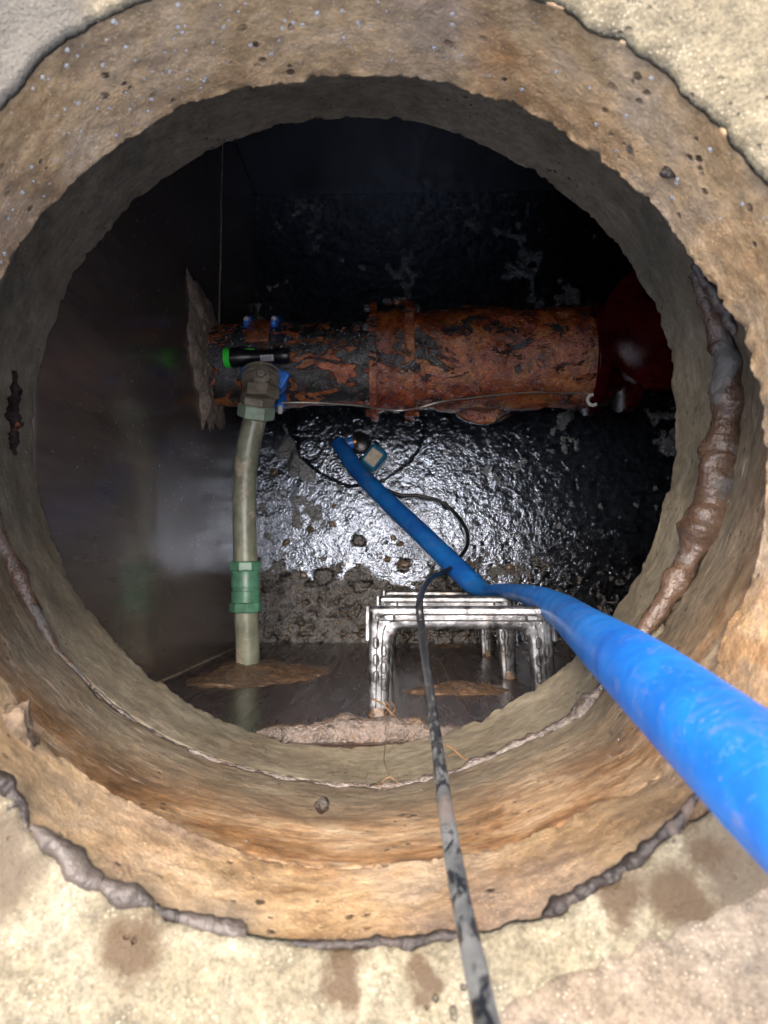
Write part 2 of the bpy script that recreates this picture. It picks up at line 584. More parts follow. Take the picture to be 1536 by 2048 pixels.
def rust_mat(name, blackness, dark=1.0, red=False):
    t = NT(name)
    n1 = t.noise(11, 9, 0.65, 0.8)
    if red:
        rust = t.ramp(n1, [(0.3, (0.04, 0.003, 0.004)), (0.6, (0.075, 0.004, 0.005)), (0.8, (0.09, 0.008, 0.008))])
    else:
        rust = t.ramp(n1, [(0.28, (0.10, 0.022, 0.010)), (0.40, (0.38, 0.065, 0.018)), (0.52, (0.62, 0.15, 0.028)), (0.62, (0.72, 0.25, 0.05)), (0.72, (0.30, 0.08, 0.03)), (0.8, (0.14, 0.05, 0.03))])
    z = t.sep()[2]
    top = t.mr(z, CZ - 1.63, CZ - 1.54)
    m = t.math('ADD', t.noise(15, 9, 0.7, 1.2, t.map(scale=(0.7, 1, 1))), t.math('MULTIPLY', top, blackness))
    black = t.mr(m, 0.55, 0.58)
    blk = t.ramp(t.noise(60, 5), [(0.35, (0.012, 0.016, 0.018)), (0.6, (0.022, 0.026, 0.028)), (0.8, (0.07, 0.05, 0.04))])
    col = t.mix(black, rust, blk)
    col = t.mix(1.0, col, t.ramp(t.noise(120, 4), [(0.3, 0.6 * dark), (0.7, 1.2 * dark)]), 'MULTIPLY')
    col = t.mix(1.0, col, t.ramp(t.noise(13, 6, 0.7, 0.5, t.map(loc=(5, 5, 5))), [(0.35, 0.35), (0.6, 1.05)]), 'MULTIPLY')
    h = t.math('ADD', t.math('MULTIPLY', t.noise(55, 8, 0.7), 0.8), t.math('MULTIPLY', t.noise(230, 3, 0.5), 0.7))
    h = t.math('SUBTRACT', h, t.math('MULTIPLY', black, 0.35))
    r = t.mr(t.noise(35, 4), 0.3, 0.7, 0.07, 0.22)
    return t.done(col, r, t.bump(h, 0.12 if red else 1.0, 0.0055), spec=0.12 if red else 1.0, ior=1.5 if red else 1.75)


M['rust'] = rust_mat('wet_rust_with_black_coating', 0.10)
M['rustclean'] = rust_mat('wet_orange_rust', -0.01, dark=0.75)
M['redpaint'] = rust_mat('dark_red_paint', -0.1, red=True)


def simple(name, col, rough=0.5, metal=0.0, var=0.25, nscale=40, bump=0.3, bs=150, spec=0.5, mud=None, mudc=(0.25, 0.2, 0.14), coat=None, mscale=25, bdist=0.001):
    t = NT(name)
    c = t.mix(1.0, col, t.ramp(t.noise(nscale, 6, 0.6), [(0.3, 1 - var), (0.7, 1 + var)]), 'MULTIPLY')
    r = rough
    if mud is not None:
        k = t.mr(t.noise(mscale, 8, 0.7, 0.6), mud, mud + 0.06)
        c = t.mix(k, c, mudc)
        r = t.mr(k, 0, 1, rough, 0.6)
    return t.done(c, r, t.bump(t.noise(bs, 5, 0.6), bump, bdist), metal=metal, spec=spec, coat=coat)


M['steppl'] = None


def step_mat():
    t = NT('wet_galvanised_metal')
    n = t.noise(45, 5, 0.6, 0.8)
    col = t.ramp(n, [(0.35, (0.03, 0.03, 0.033)), (0.48, (0.10, 0.104, 0.115)), (0.6, (0.22, 0.23, 0.25)), (0.75, (0.36, 0.37, 0.40))])
    brown = t.mr(t.noise(16, 6, 0.7), 0.58, 0.68)
    col = t.mix(t.math('MULTIPLY', brown, 0.6), col, (0.16, 0.12, 0.085))
    h = t.math('ADD', t.noise(60, 3, 0.5), t.math('MULTIPLY', t.mr(t.voro(240), 0.35, 0.1), 0.4))
    return t.done(col, 0.32, t.bump(h, 0.45, 0.0010), metal=0.75, spec=0.8)


M['step'] = step_mat()
M['groove'] = simple('dark_groove_line', (0.02, 0.018, 0.016), 0.4)  # dark rings outlining the grip marks on the step irons
M['greypipe'] = simple('grey_green_plastic_pipe', (0.21, 0.225, 0.165), 0.32, 0, 0.4, 30, 0.7, 90, 0.7, 0.55, (0.42, 0.36, 0.27), mscale=22, bdist=0.002)
M['green'] = simple('green_plastic_fitting', (0.085, 0.235, 0.15), 0.35, 0, 0.35, 50, 0.35, 120, 0.7, 0.68, (0.22, 0.17, 0.10))
M['palegreen'] = simple('pale_green_plastic_nut', (0.28, 0.38, 0.28), 0.35, 0, 0.25, 50, 0.35, 120, 0.6, 0.6, (0.22, 0.19, 0.14))
M['elbow'] = simple('brown_grey_cast_elbow', (0.27, 0.24, 0.185), 0.3, 0.2, 0.35, 60, 0.5, 140, 0.8, 0.6, (0.28, 0.24, 0.18))
M['bluepaint'] = simple('blue_painted_metal', (0.03, 0.20, 0.75), 0.3, 0, 0.3, 60, 0.4, 150, 0.7, 0.64, (0.2, 0.15, 0.1))
M['mortar'] = simple('rough_brown_mortar', (0.36, 0.285, 0.215), 0.55, 0, 0.45, 70, 1.0, 160, 0.6, bdist=0.004)
M['lumpbrown'] = simple('dry_brown_mortar', (0.17, 0.12, 0.075), 0.6, 0, 0.6, 90, 1.0, 160, 0.4, bdist=0.004)
M['mortarwet'] = simple('wet_brown_mortar', (0.15, 0.095, 0.06), 0.2, 0, 0.45, 50, 1.0, 90, 1.0, bdist=0.006)
M['mortarheap'] = simple('wet_pinkish_mortar', (0.095, 0.070, 0.055), 0.14, 0, 0.6, 60, 1.0, 130, 1.0, 0.56, (0.14, 0.085, 0.045), bdist=0.007)
M['joint'] = simple('gritty_wet_joint_mortar', (0.085, 0.064, 0.050), 0.14, 0, 0.7, 120, 1.0, 150, 1.0, 0.60, (0.07, 0.062, 0.055), mscale=40, bdist=0.004)
M['seal'] = simple('smooth_wet_brown_sealing_mortar', (0.085, 0.052, 0.034), 0.26, 0, 0.6, 20, 1.0, 90, 0.6, 0.54, (0.09, 0.085, 0.075), mscale=14, bdist=0.004)
M['clay'] = simple('smooth_wet_mauve_clay', (0.062, 0.050, 0.041), 0.36, 0, 0.5, 40, 1.0, 110, 0.45, 0.60, (0.095, 0.062, 0.042), mscale=12, bdist=0.003)
M['claydark'] = simple('dark_wet_clay', (0.028, 0.021, 0.017), 0.4, 0, 0.6, 40, 1.0, 110, 0.4, 0.57, (0.10, 0.07, 0.05), bdist=0.004)
M['blackrub'] = simple('black_rubber', (0.02, 0.02, 0.022), 0.4, 0, 0.2, 60, 0.2, 200, 0.5)
M['torchblack'] = simple('black_plastic', (0.012, 0.013, 0.016), 0.28, 0, 0.2, 60, 0.3, 260, 0.6)
M['torchgreen'] = simple('bright_green_plastic', (0.06, 0.95, 0.08), 0.35, 0, 0.05, 60, 0.1, 200, 0.5)
M['label'] = simple('white_paper_label', (0.55, 0.54, 0.56), 0.5, 0, 0.1, 100, 0.1)
M['print'] = simple('grey_print', (0.22, 0.22, 0.25), 0.5, 0, 0.1)
M['creamlabel'] = simple('cream_label', (0.52, 0.46, 0.33), 0.45, 0, 0.25, 90, 0.2)
M['wire'] = simple('bare_steel_wire', (0.5, 0.47, 0.42), 0.3, 0.8, 0.3, 100, 0.2)
M['whiteplastic'] = simple('white_plastic', (0.62, 0.62, 0.6), 0.35, 0, 0.1)
M['brass'] = simple('tarnished_brass', (0.40, 0.19, 0.06), 0.35, 0.7, 0.3)
M['pumpblue'] = simple('teal_blue_plastic', (0.02, 0.17, 0.33), 0.3, 0, 0.2)
M['root'] = simple('orange_brown_root', (0.16, 0.085, 0.035), 0.5, 0, 0.4, 80, 0.5)
M['rootdark'] = simple('dark_wet_root', (0.06, 0.035, 0.02), 0.35, 0, 0.4, 80, 0.5)
M['rustyiron'] = simple('flaking_dark_rust', (0.012, 0.008, 0.007), 0.8, 0.0, 0.5, 60, 1.0, 100, 0.1, 0.60, (0.28, 0.085, 0.03), bdist=0.004)
M['soil'] = simple('brown_soil', (0.085, 0.062, 0.042), 0.85, 0, 0.5, 9, 1.0, 60, 0.3, 0.55, (0.06, 0.075, 0.03), mscale=3, bdist=0.01)
M['pebble'] = simple('wet_brown_stone', (0.17, 0.125, 0.09), 0.25, 0, 0.6, 35, 0.6, 120, 0.9, bdist=0.002)


def hose_mat():
    t = NT('blue_layflat_hose_plastic')
    col = t.ramp(t.noise(16, 5, 0.6, 0.5), [(0.35, (0.008, 0.095, 0.40)), (0.65, (0.012, 0.175, 0.56))])
    scuff = t.mr(t.noise(26, 8, 0.76, 1.6), 0.55, 0.72)
    col = t.mix(t.math('MULTIPLY', scuff, 0.6), col, (0.20, 0.19, 0.26))
    scr = t.mr(t.math('ABSOLUTE', t.math('SUBTRACT', t.noise(34, 3, 0.5, 2.5), 0.5)), 0.006, 0.0)
    col = t.mix(t.math('MULTIPLY', t.math('MULTIPLY', scr, t.mr(t.noise(14, 2), 0.5, 0.6)), 0.5), col, (0.25, 0.33, 0.5))
    fl = t.mr(t.voro(60), 0.09, 0.04)
    col = t.mix(t.math('MULTIPLY', fl, 0.4), col, (0.25, 0.22, 0.22))
    z = t.sep()[2]
    # scraped white patch where the hose rubs on the step iron
    m = t.spots([(P(1122, 1256, .90), .010), (P(1146, 1278, .82), .009), (P(1168, 1297, .76), .008)], 90, 0.004)
    m = t.math('MULTIPLY', m, t.mr(t.noise(300, 4, 0.6), 0.35, 0.6))
    col = t.mix(t.math('MULTIPLY', m, 0.8), col, (0.36, 0.42, 0.48))
    r = t.mr(t.noise(40, 4), 0.3, 0.7, 0.36, 0.55)
    h = t.math('ADD', t.noise(120, 4, 0.6), t.math('MULTIPLY', t.noise(900, 2), 0.4))
    return t.done(col, r, t.bump(h, 0.35, 0.0012), spec=0.35)


M['hose'] = hose_mat()


def cable_mat():
    t = NT('muddy_black_rubber_cable')
    z = t.sep()[2]
    amt = t.mr(z, CZ - 1.0, CZ - 0.50, -0.12, 0.055)
    n = t.noise(55, 8, 0.65, 1.8, t.map(scale=(1.3, 1.0, 0.45)))
    k = t.mr(t.math('ADD', n, amt), 0.50, 0.56)
    grey = t.ramp(t.noise(30, 4), [(0.35, (0.07, 0.074, 0.072)), (0.65, (0.18, 0.182, 0.17))])
    col = t.mix(k, (0.016, 0.018, 0.022), grey)
    pinkz = t.math('MULTIPLY', t.mr(z, CZ - .50, CZ - .485), t.mr(z, CZ - .44, CZ - .46))
    col = t.mix(t.math('MULTIPLY', pinkz, 0.7), col, (0.22, 0.18, 0.15))
    return t.done(col, t.mr(k, 0, 1, 0.3, 0.55), t.bump(t.math('ADD', n, t.noise(400, 3)), 0.4, 0.0012), spec=0.5)


M['cable'] = cable_mat()


def glass_drop():
    t = NT('water_drop')
    t.b.inputs['Transmission Weight'].default_value = 0.85
    return t.done((0.85, 0.9, 0.95), 0.02, ior=1.6, spec=1.0)


M['drop'] = glass_drop()

# ------------------------------------------------------------------ contours (pixels of the photo) -> radius by angle
RIM = [(0, 565), (38, 500), (80, 430), (120, 393), (165, 345), (215, 305), (275, 268), (320, 237), (390, 209), (450, 189), (540, 167), (620, 157),
       (690, 151), (768, 154), (820, 156), (868, 162), (918, 180), (978, 198), (1028, 212), (1088, 241), (1138, 275), (1168, 296), (1198, 318), (1238, 345),
       (1268, 375), (1298, 398), (1323, 420), (1338, 452), (1368, 490), (1388, 520), (1423, 566), (1451, 613), (1482, 660), (1494, 715), (1509, 766),
       (1521, 832), (1529, 890), (1531, 969), (1525, 1047), (1521, 1086), (1501, 1160), (1474, 1215), (1453, 1248), (1433, 1317), (1400, 1430), (1318, 1550),
       (1198, 1608), (1118, 1643), (1008, 1690), (918, 1712), (768, 1725), (565, 1722), (425, 1684), (300, 1624), (165, 1545), (60, 1445), (-20, 1300), (-60, 1100), (-70, 900), (-50, 700)]
TOPC = [(1088, 0), (1138, 20), (1198, 60), (1268, 95), (1338, 140), (1358, 175), (1418, 230), (1453, 270), (1498, 325), (1536, 350), (1640, 560), (1700, 800), (1710, 1000),
        (1690, 1200), (1600, 1400), (1408, 1630), (1338, 1680), (1288, 1725), (1248, 1745), (1168, 1790), (1088, 1835), (988, 1860), (918, 1877), (828, 1892), (768, 1888),
        (665, 1900), (575, 1887), (490, 1875), (425, 1860), (350, 1842), (290, 1815), (225, 1790), (165, 1750), (90, 1695), (50, 1640), (0, 1560), (-120, 1400), (-220, 1200),
        (-250, 950), (-200, 600), (-100, 340), (0, 210), (40, 165), (75, 120), (125, 75), (200, 40), (270, 0), (500, -60), (768, -75), (950, -50)]
LOWC = [(125, 600), (150, 545), (210, 470), (270, 400), (325, 357), (390, 317), (475, 277), (550, 252), (640, 240), (768, 237), (843, 245), (903, 265), (958, 285),
        (1018, 315), (1078, 355), (1143, 400), (1188, 440), (1228, 485), (1260, 530), (1284, 570), (1306, 606), (1326, 656), (1337, 703), (1345, 773), (1350, 852), (1349, 906), (1341, 961),
        (1326, 1008), (1306, 1086), (1267, 1156), (1224, 1230), (1153, 1310), (1108, 1352), (1035, 1398), (990, 1421), (892, 1464), (845, 1479), (728, 1495), (650, 1493),
        (534, 1473), (482, 1455), (417, 1426), (352, 1383), (273, 1330), (211, 1264), (156, 1186), (117, 1100), (86, 1022), (70, 952), (64, 873), (70, 776), (90, 698), (113, 639)]
JNT = [(12, 1108), (35, 1155), (66, 1217), (113, 1300), (164, 1350), (215, 1400), (300, 1460), (400, 1508), (500, 1540), (625, 1565), (768, 1573), (868, 1555), (968, 1520),
       (1068, 1475), (1158, 1430), (1209, 1366), (1307, 1272), (1349, 1202), (1400, 1120), (1440, 1020), (1462, 920), (1475, 830), (1475, 740), (1455, 660), (1430, 590), (1400, 530),
       (1300, 360), (1150, 220), (1000, 130), (800, 90), (600, 95), (400, 150), (200, 270), (60, 430), (-15, 600), (-40, 800), (-20, 980)]
D_LOW, D_JNT, D_RIM, D_TOP = 0.830, 0.718, 0.526, 0.427
A_C = Vector((-0.056, 0.150)); B_C = Vector((-0.024, 0.066))


def radii(contour, d, c):
    th, r = [], []
    for (px, py) in contour:
        p = P(px, py, d)
        dx, dy = p.x - c.x, p.y - c.y
        th.append(math.atan2(dy, dx)); r.append(math.hypot(dx, dy))
    o = np.argsort(th)
    th = np.array(th)[o]; r = np.array(r)[o]
    th = np.concatenate([th - 2 * np.pi, th, th + 2 * np.pi]); r = np.concatenate([r, r, r])
    return lambda a: np.interp(a, th, r)


r_low = radii(LOWC, D_LOW, A_C); r_jnt = radii(JNT, D_JNT, A_C); r_rim = radii(RIM, D_RIM, B_C); r_top = radii(TOPC, D_TOP, B_C)


def ring_loft(name, c, fr, zs, mat, n=640, amp=0.0012, chip=0.003, chip_top=True, chip_bot=True, rout=0.52, sq=None, **kw):
    """inner face of a ring: fr(theta, t) radius, t 0 (bottom) .. 1 (top), closed by top, outer and bottom faces"""
    th = np.linspace(-np.pi, np.pi, n, endpoint=False)
    nz = len(zs)
    V = []
    z0, z1 = zs[0], zs[-1]
    for z in zs:
        t = (z - z0) / (z1 - z0)
        r = fr(th, t)
        p = np.stack([c.x + r * np.cos(th), c.y + r * np.sin(th), np.full(n, z)], 1)
        q = p.copy(); q[:, 2] *= 2.0
        r = r + fbm(q, 14, 5, 0.55, seed=11) * amp
        eb = math.exp(-(z - z0) / 0.006) if chip_bot else 0
        et = math.exp(-(z1 - z) / 0.006) if chip_top else 0
        e = max(eb, et)
        if e > 0.01:
            cn = fbm(p * [1, 1, 0.3], 60, 5, 0.65, seed=23)
            r = r + e * chip * (np.maximum(cn, -0.2) * 1.2 + 0.18 * vnoise(p * 260, 31))
        V.append(np.stack([c.x + r * np.cos(th), c.y + r * np.sin(th), np.full(n, z)], 1))
    # top, outer, bottom
    for (rr, z) in ((rout, z1), (rout, z0)):
        V.append(np.stack([c.x + rr * np.cos(th), c.y + rr * np.sin(th), np.full(n, z)], 1))
    m = len(V)
    F_ = []
    for i in range(m):
        j = (i + 1) % m
        for k in range(n):
            k2 = (k + 1) % n
            F_.append((i * n + k, j * n + k, j * n + k2, i * n + k2))
    return mesh_obj(name, np.vstack(V), F_, mat, None, True, **kw)


# roof slab of the chamber with its round opening
zs = np.concatenate([[CZ - D_LOW + q for q in (0, .0015, .003, .006)], np.linspace(CZ - D_LOW + .01, CZ - D_JNT - .004, 26)])
o = ring_loft('roof_slab', A_C, lambda a, t: r_low(a) * (1 - t) + r_jnt(a) * t, zs, M['slab'], chip=0.0035, rout=2.6, chip_top=False,
              label='grey brown concrete roof slab whose round opening frames the dark chamber', cat='concrete slab')
# shaft ring standing on the slab
zs = np.concatenate([np.linspace(CZ - D_JNT + .004, CZ - D_RIM - 0.001, 44)])


def shaft_r(a, t):
    # vertical; where the frame above sits flush (south) the face runs up to it
    base = r_jnt(a)
    p = np.stack([A_C.x + base * np.cos(a), A_C.y + base * np.sin(a)], 1)
    rr = r_rim(np.arctan2(p[:, 1] - B_C.y, p[:, 0] - B_C.x)) + 0.002
    bx = B_C.x + rr * np.cos(np.arctan2(p[:, 1] - B_C.y, p[:, 0] - B_C.x)); by = B_C.y + rr * np.sin(np.arctan2(p[:, 1] - B_C.y, p[:, 0] - B_C.x))
    want = np.hypot(bx - A_C.x, by - A_C.y)
    top = np.maximum(want, np.minimum(base, 0.36))
    return base * (1 - t) + top * t


ring_loft('shaft_ring', A_C, shaft_r, zs, M['shaft'], amp=0.0016, chip=0.002, rout=0.55,
          label='olive brown concrete shaft ring above the wet mortar joint, rust stained at its top', cat='concrete ring')
# frame ring on top, offset and narrower, chipped lower lip
zs = np.concatenate([[CZ - D_RIM + q for q in (0, .001, .002, .0035, .005, .0075)], np.linspace(CZ - D_RIM + .010, -0.003, 34)])
ring_loft('cover_ring', B_C, lambda a, t: r_rim(a) * (1 - t) + (r_top(a) + 0.0026) * t, zs, M['frame'], n=900, amp=0.0014, chip=0.0030, rout=0.50, chip_top=False,
          label='tan orange stained concrete ring at the top with a chipped lower lip', cat='concrete ring')

# pale collar around the mouth: slopes up and flattens
n = 900
th = np.linspace(-np.pi, np.pi, n, endpoint=False)
s_list = [0, .001, .002, .004, .006, .009] + list(np.linspace(.012, .17, 90)) + list(np.linspace(.19, .6, 20))
V = []
edge = r_top(th)
e0 = np.stack([B_C.x + edge * np.cos(th), B_C.y + edge * np.sin(th), np.zeros(n)], 1)
edge = edge + 0.0022 * fbm(e0, 70, 5, 0.6, seed=41)
prof_s = [0, .002, .006, .015, .05, .10, .14, 1.0]
prof_z = [-0.004, .002, .0045, .010, .030, .044, .047, .050]
for s in s_list:
    r = edge + s
    x = B_C.x + r * np.cos(th); y = B_C.y + r * np.sin(th)
    p = np.stack([x, y, np.zeros(n)], 1)
    z = np.interp(s, prof_s, prof_z) + min(1, s / 0.01) * (0.0030 * fbm(p, 12, 4, 0.5, seed=51) + 0.0011 * fbm(p, 90, 4, 0.6, seed=52))
    V.append(np.stack([x, y, z], 1))
x = V[-1][:, 0]; y = V[-1][:, 1]
V.append(np.stack([x, y, np.full(n, -0.10)], 1))
V.append(np.stack([V[0][:, 0], V[0][:, 1], np.full(n, -0.10)], 1) if False else np.stack([B_C.x + 0.51 * np.cos(th), B_C.y + 0.51 * np.sin(th), np.full(n, -0.10)], 1))
V.append(np.stack([B_C.x + 0.51 * np.cos(th), B_C.y + 0.51 * np.sin(th), np.full(n, 0.0005)], 1))
V.append(np.stack([V[0][:, 0] + 0.004 * np.cos(th), V[0][:, 1] + 0.004 * np.sin(th), np.full(n, 0.0005)], 1))
m = len(V); F_ = []
for i in range(m):
    j = (i + 1) % m
    for k in range(n):
        k2 = (k + 1) % n
        F_.append((i * n + k, i * n + k2, j * n + k2, j * n + k))
CR_AMP = lambda p: 0.0030 * fbm(p, 12, 4, 0.5, seed=51) + 0.0011 * fbm(p, 90, 4, 0.6, seed=52)
mesh_obj('concrete_collar', np.vstack(V), F_, M['pale'], None, True,
         label='pale cream concrete collar around the manhole mouth with wet brown stains', cat='concrete collar')



def collar_z(x, y):
    a = np.arctan2(y - B_C.y, x - B_C.x)
    q = np.hypot(x - B_C.x, y - B_C.y) - r_top(a)
    p = np.stack([x, y, np.zeros(len(x))], 1)
    return np.interp(q, prof_s, prof_z) + np.clip(q / .01, 0, 1) * CR_AMP(p)


# thin crust of brown mortar smeared over the collar at the lower right
ol = [(930, 2062), (980, 2020), (1040, 1975), (1105, 1935), (1180, 1918), (1250, 1885), (1320, 1862), (1400, 1822), (1470, 1790), (1560, 1750), (1640, 1760), (1700, 1900), (1640, 2060), (1560, 2200), (1300, 2260), (1000, 2200)]
pq = [PCOL(*q) for q in ol]
ccx = sum(q.x for q in pq) / len(pq); ccy = sum(q.y for q in pq) / len(pq)
tt = np.array([math.atan2(q.y - ccy, q.x - ccx) for q in pq]); r0 = np.array([math.hypot(q.x - ccx, q.y - ccy) for q in pq])
oo = np.argsort(tt); tt = tt[oo]; r0 = r0[oo]
tt = np.concatenate([tt - 2 * np.pi, tt, tt + 2 * np.pi]); r0 = np.concatenate([r0, r0, r0])
aa = np.linspace(-np.pi, np.pi, 420, endpoint=False); R0 = np.interp(aa, tt, r0)
V = []
for i in range(61):
    f = (i / 60) ** 0.7
    x = ccx + np.cos(aa) * R0 * f; y = ccy + np.sin(aa) * R0 * f
    p = np.stack([x, y, np.zeros(420)], 1)
    k = 1 + 0.030 * f * fbm(p, 50, 4, 0.6, seed=61)
    x = ccx + np.cos(aa) * R0 * f * k; y = ccy + np.sin(aa) * R0 * f * k
    V.append(np.stack([x, y, collar_z(x, y) + .0032 * (1 - f ** 14) * (1 + .3 * fbm(p, 30, 4, .6, seed=62)) - .0006], 1))
F_ = [(i * 420 + k, i * 420 + (k + 1) % 420, (i + 1) * 420 + (k + 1) % 420, (i + 1) * 420 + k) for i in range(60) for k in range(420)]
mesh_obj('mortar_crust', np.vstack(V), F_, M['crust'], None, True,
         label='thin pinkish brown mortar crust spread over the pale collar at the lower right', cat='mortar crust')

# the surrounding ground: one sheet with a hole where the collar stands
th = np.linspace(-np.pi, np.pi, 96, endpoint=False)
V = []; F_ = []
rads = [0.80, 0.95, 1.2, 1.6, 2.4, 4, 8, 16, 40, 120]
for r in rads:
    p = np.stack([B_C.x + r * np.cos(th), B_C.y + r * np.sin(th), np.zeros(96)], 1)
    p[:, 2] = 0.035 + 0.02 * fbm(p, 2.0, 4, seed=71) * (r < 30)
    V.append(p)
for i in range(len(rads) - 1):
    for k in range(96):
        k2 = (k + 1) % 96
        F_.append((i * 96 + k, (i + 1) * 96 + k, (i + 1) * 96 + k2, i * 96 + k2))
mesh_obj('ground', np.vstack(V), F_, M['soil'], None, True, kind='structure')

# ------------------------------------------------------------------ the chamber
XL, XR, YN, YF = -0.4225, 1.02, -0.190, 1.065     # left, right, near, far wall faces
ZF = CZ - 2.04                                    # floor
ZR = CZ - 0.8302                                  # underside of the roof slab


def wall(name, a, b, inward, mat, nx=60, nz=60, thick=0.15, amp=0.0012, seed=0):
    a = Vector(a); b = Vector(b)
    V = []
    inward = Vector(inward)
    for j in range(nz + 1):
        z = ZF - 0.25 + (ZR - 0.0006 - (ZF - 0.25)) * j / nz
        for i in range(nx + 1):
            q = a.lerp(b, i / nx)
            V.append((q.x, q.y, z))
    V = np.array(V)
    d = fbm(V, 6, 4, 0.5, seed) * amp
    V[:, 0] += inward.x * d; V[:, 1] += inward.y * d
    F_ = []
    w = nx + 1
    for j in range(nz):
        for i in range(nx):
            F_.append((j * w + i, j * w + i + 1, (j + 1) * w + i + 1, (j + 1) * w + i))
    nb = len(V)
    back = []
    for j in (0, nz):
        for i in (0, nx):
            q = V[j * w + i].copy(); q[0] -= inward.x * thick; q[1] -= inward.y * thick
            back.append(q)
    V = np.vstack([V, back])
    c = [0, nx, nz * w, nz * w + nx]
    F_ += [(nb, nb + 2, nb + 3, nb + 1)]
    F_ += [tuple([nb, nb + 1] + [i for i in range(nx, -1, -1)])]
    F_ += [tuple([nb + 2] + [nz * w + i for i in range(nx + 1)] + [nb + 3])]
    F_ += [tuple([nb] + [j * w for j in range(nz + 1)] + [nb + 2])]
    F_ += [tuple([nb + 1, nb + 3] + [j * w + nx for j in range(nz, -1, -1)])]
    return mesh_obj(name, V, F_, mat, None, True, kind='structure')


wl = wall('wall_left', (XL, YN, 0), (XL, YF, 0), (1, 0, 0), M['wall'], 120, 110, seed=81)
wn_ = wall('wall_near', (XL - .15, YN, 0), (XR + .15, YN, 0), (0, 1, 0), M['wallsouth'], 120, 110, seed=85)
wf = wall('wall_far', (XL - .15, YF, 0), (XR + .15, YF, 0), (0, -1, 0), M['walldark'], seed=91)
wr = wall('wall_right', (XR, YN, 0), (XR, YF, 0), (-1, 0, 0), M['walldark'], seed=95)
# pale line where the two precast wall courses of the left wall meet
mb = MB()
ys = np.linspace(.55, YF - .01, 60)
pts = [(XL + 0.0008, y, CZ - 1.648 + 0.0012 * math.sin(y * 23) + 0.001 * math.sin(y * 61)) for y in ys]
tube('wall_joint', pts, [0.0018 * (0.7 + 0.5 * random.random()) for _ in pts], M['mortar'], wl, 6, 2)
# thin pale seam at the near-left corner
tube('corner_joint', [(XL + .001, YN + .001, ZF + .02 + (ZR - ZF - .05) * k / 20) for k in range(21)], [0.0016 + 0.0012 * random.random() for _ in range(21)], M['mortar'], wl, 6, 2)

# floor with round sump
SC_X, SC_Y, SC_R = P(713, 834, 2.04).x, P(713, 834, 2.04).y, 0.192
nx, ny = 470, 410
gx = np.linspace(XL - 0.02, XR + 0.02, nx); gy = np.linspace(YN - 0.02, YF + 0.02, ny)
GX, GY = np.meshgrid(gx, gy)
pp = np.stack([GX.ravel(), GY.ravel(), np.zeros(nx * ny)], 1)
dist = np.hypot(pp[:, 0] - SC_X, pp[:, 1] - SC_Y) + 0.006 * fbm(pp, 20, 3, seed=103)
hgt = 0.0035 * fbm(pp, 7, 3, 0.5, seed=101) + 0.0030 * fbm(pp, 40, 4, 0.6, seed=102)
# gravel ridge piled along the near wall, thinner to the right
hgt += 0.016 * smooth(0.02, -0.10, pp[:, 1] + 0.03 * fbm(pp, 9, 3, seed=104)) * smooth(0.35, 0.05, pp[:, 0])
hgt += 0.010 * np.maximum(0, fbm(pp, 60, 3, 0.5, seed=105) - 0.1) * smooth(0.10, -0.05, pp[:, 1])
for (px, py, r, a) in ((600, 900, .07, .010), (610, 930, .06, .010), (720, 1080, .028, .011), (810, 1130, .022, .008), (650, 1155, .03, .010), (690, 950, .05, .009)):
    c = P(px, py, 2.04)
    dd = np.hypot(pp[:, 0] - c.x, pp[:, 1] - c.y) + 0.012 * fbm(pp, 25, 3, seed=106)
    hgt += a * smooth(r, r * 0.4, dd)
rim = np.exp(-((dist - SC_R - .006) / 0.008) ** 2) * 0.0015
inside = smooth(SC_R, SC_R - 0.012, dist)
hgt = hgt + rim - inside * 0.13
V = pp.copy(); V[:, 2] = ZF + hgt
F_ = [(j * nx + i, j * nx + i + 1, (j + 1) * nx + i + 1, (j + 1) * nx + i) for j in range(ny - 1) for i in range(nx - 1)]
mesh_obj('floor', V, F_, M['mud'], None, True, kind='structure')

# water sheet with rain rings
drops = []
for (px, py, a) in ((744, 1112, 1.0), (748, 1150, .9), (768, 1138, .9), (772, 1085, .8), (840, 1080, .7), (600, 1060, .8), (650, 1010, .7), (560, 1020, .6), (700, 1030, .7),
                    (820, 1110, .8), (585, 1110, .7), (990, 1000, .5), (1080, 1060, .5), (660, 1120, .6), (900, 960, .5), (940, 930, .5), (1010, 930, .4), (560, 950, .5)):
    c = P(px, py, 2.035); drops.append((c.x, c.y, a, random.uniform(.02, .045)))
for k in range(160):
    drops.append((random.uniform(XL, XR * .8), random.uniform(YN, YF), random.uniform(.3, .9), random.uniform(.01, .04)))
nx2, ny2 = 520, 460
gx = np.linspace(XL - .001, XR + .001, nx2); gy = np.linspace(YN - .001, YF + .001, ny2)
GX, GY = np.meshgrid(gx, gy)
wp = np.stack([GX.ravel(), GY.ravel(), np.zeros(nx2 * ny2)], 1)
wz = 0.0007 * fbm(wp, 35, 2, 0.5, seed=111) + 0.0004 * fbm(wp, 90, 2, 0.5, seed=112)
for (cx, cy, a, R) in drops:
    d = np.hypot(wp[:, 0] - cx, wp[:, 1] - cy)
    wz += a * 0.0008 * np.sin(d * 2 * np.pi / 0.0085) * np.exp(-(d / R) ** 2)
wdist = np.hypot(wp[:, 0] - SC_X, wp[:, 1] - SC_Y) + 0.006 * fbm(wp, 20, 3, seed=103)
win = smooth(SC_R - .001, SC_R - 0.009, wdist)
wp[:, 2] = ZF + 0.0035 + wz - win * 0.002
F_ = [(j * nx2 + i, j * nx2 + i + 1, (j + 1) * nx2 + i + 1, (j + 1) * nx2 + i) for j in range(ny2 - 1) for i in range(nx2 - 1)]
mesh_obj('water', wp, F_, M['water'], None, True, kind='structure')


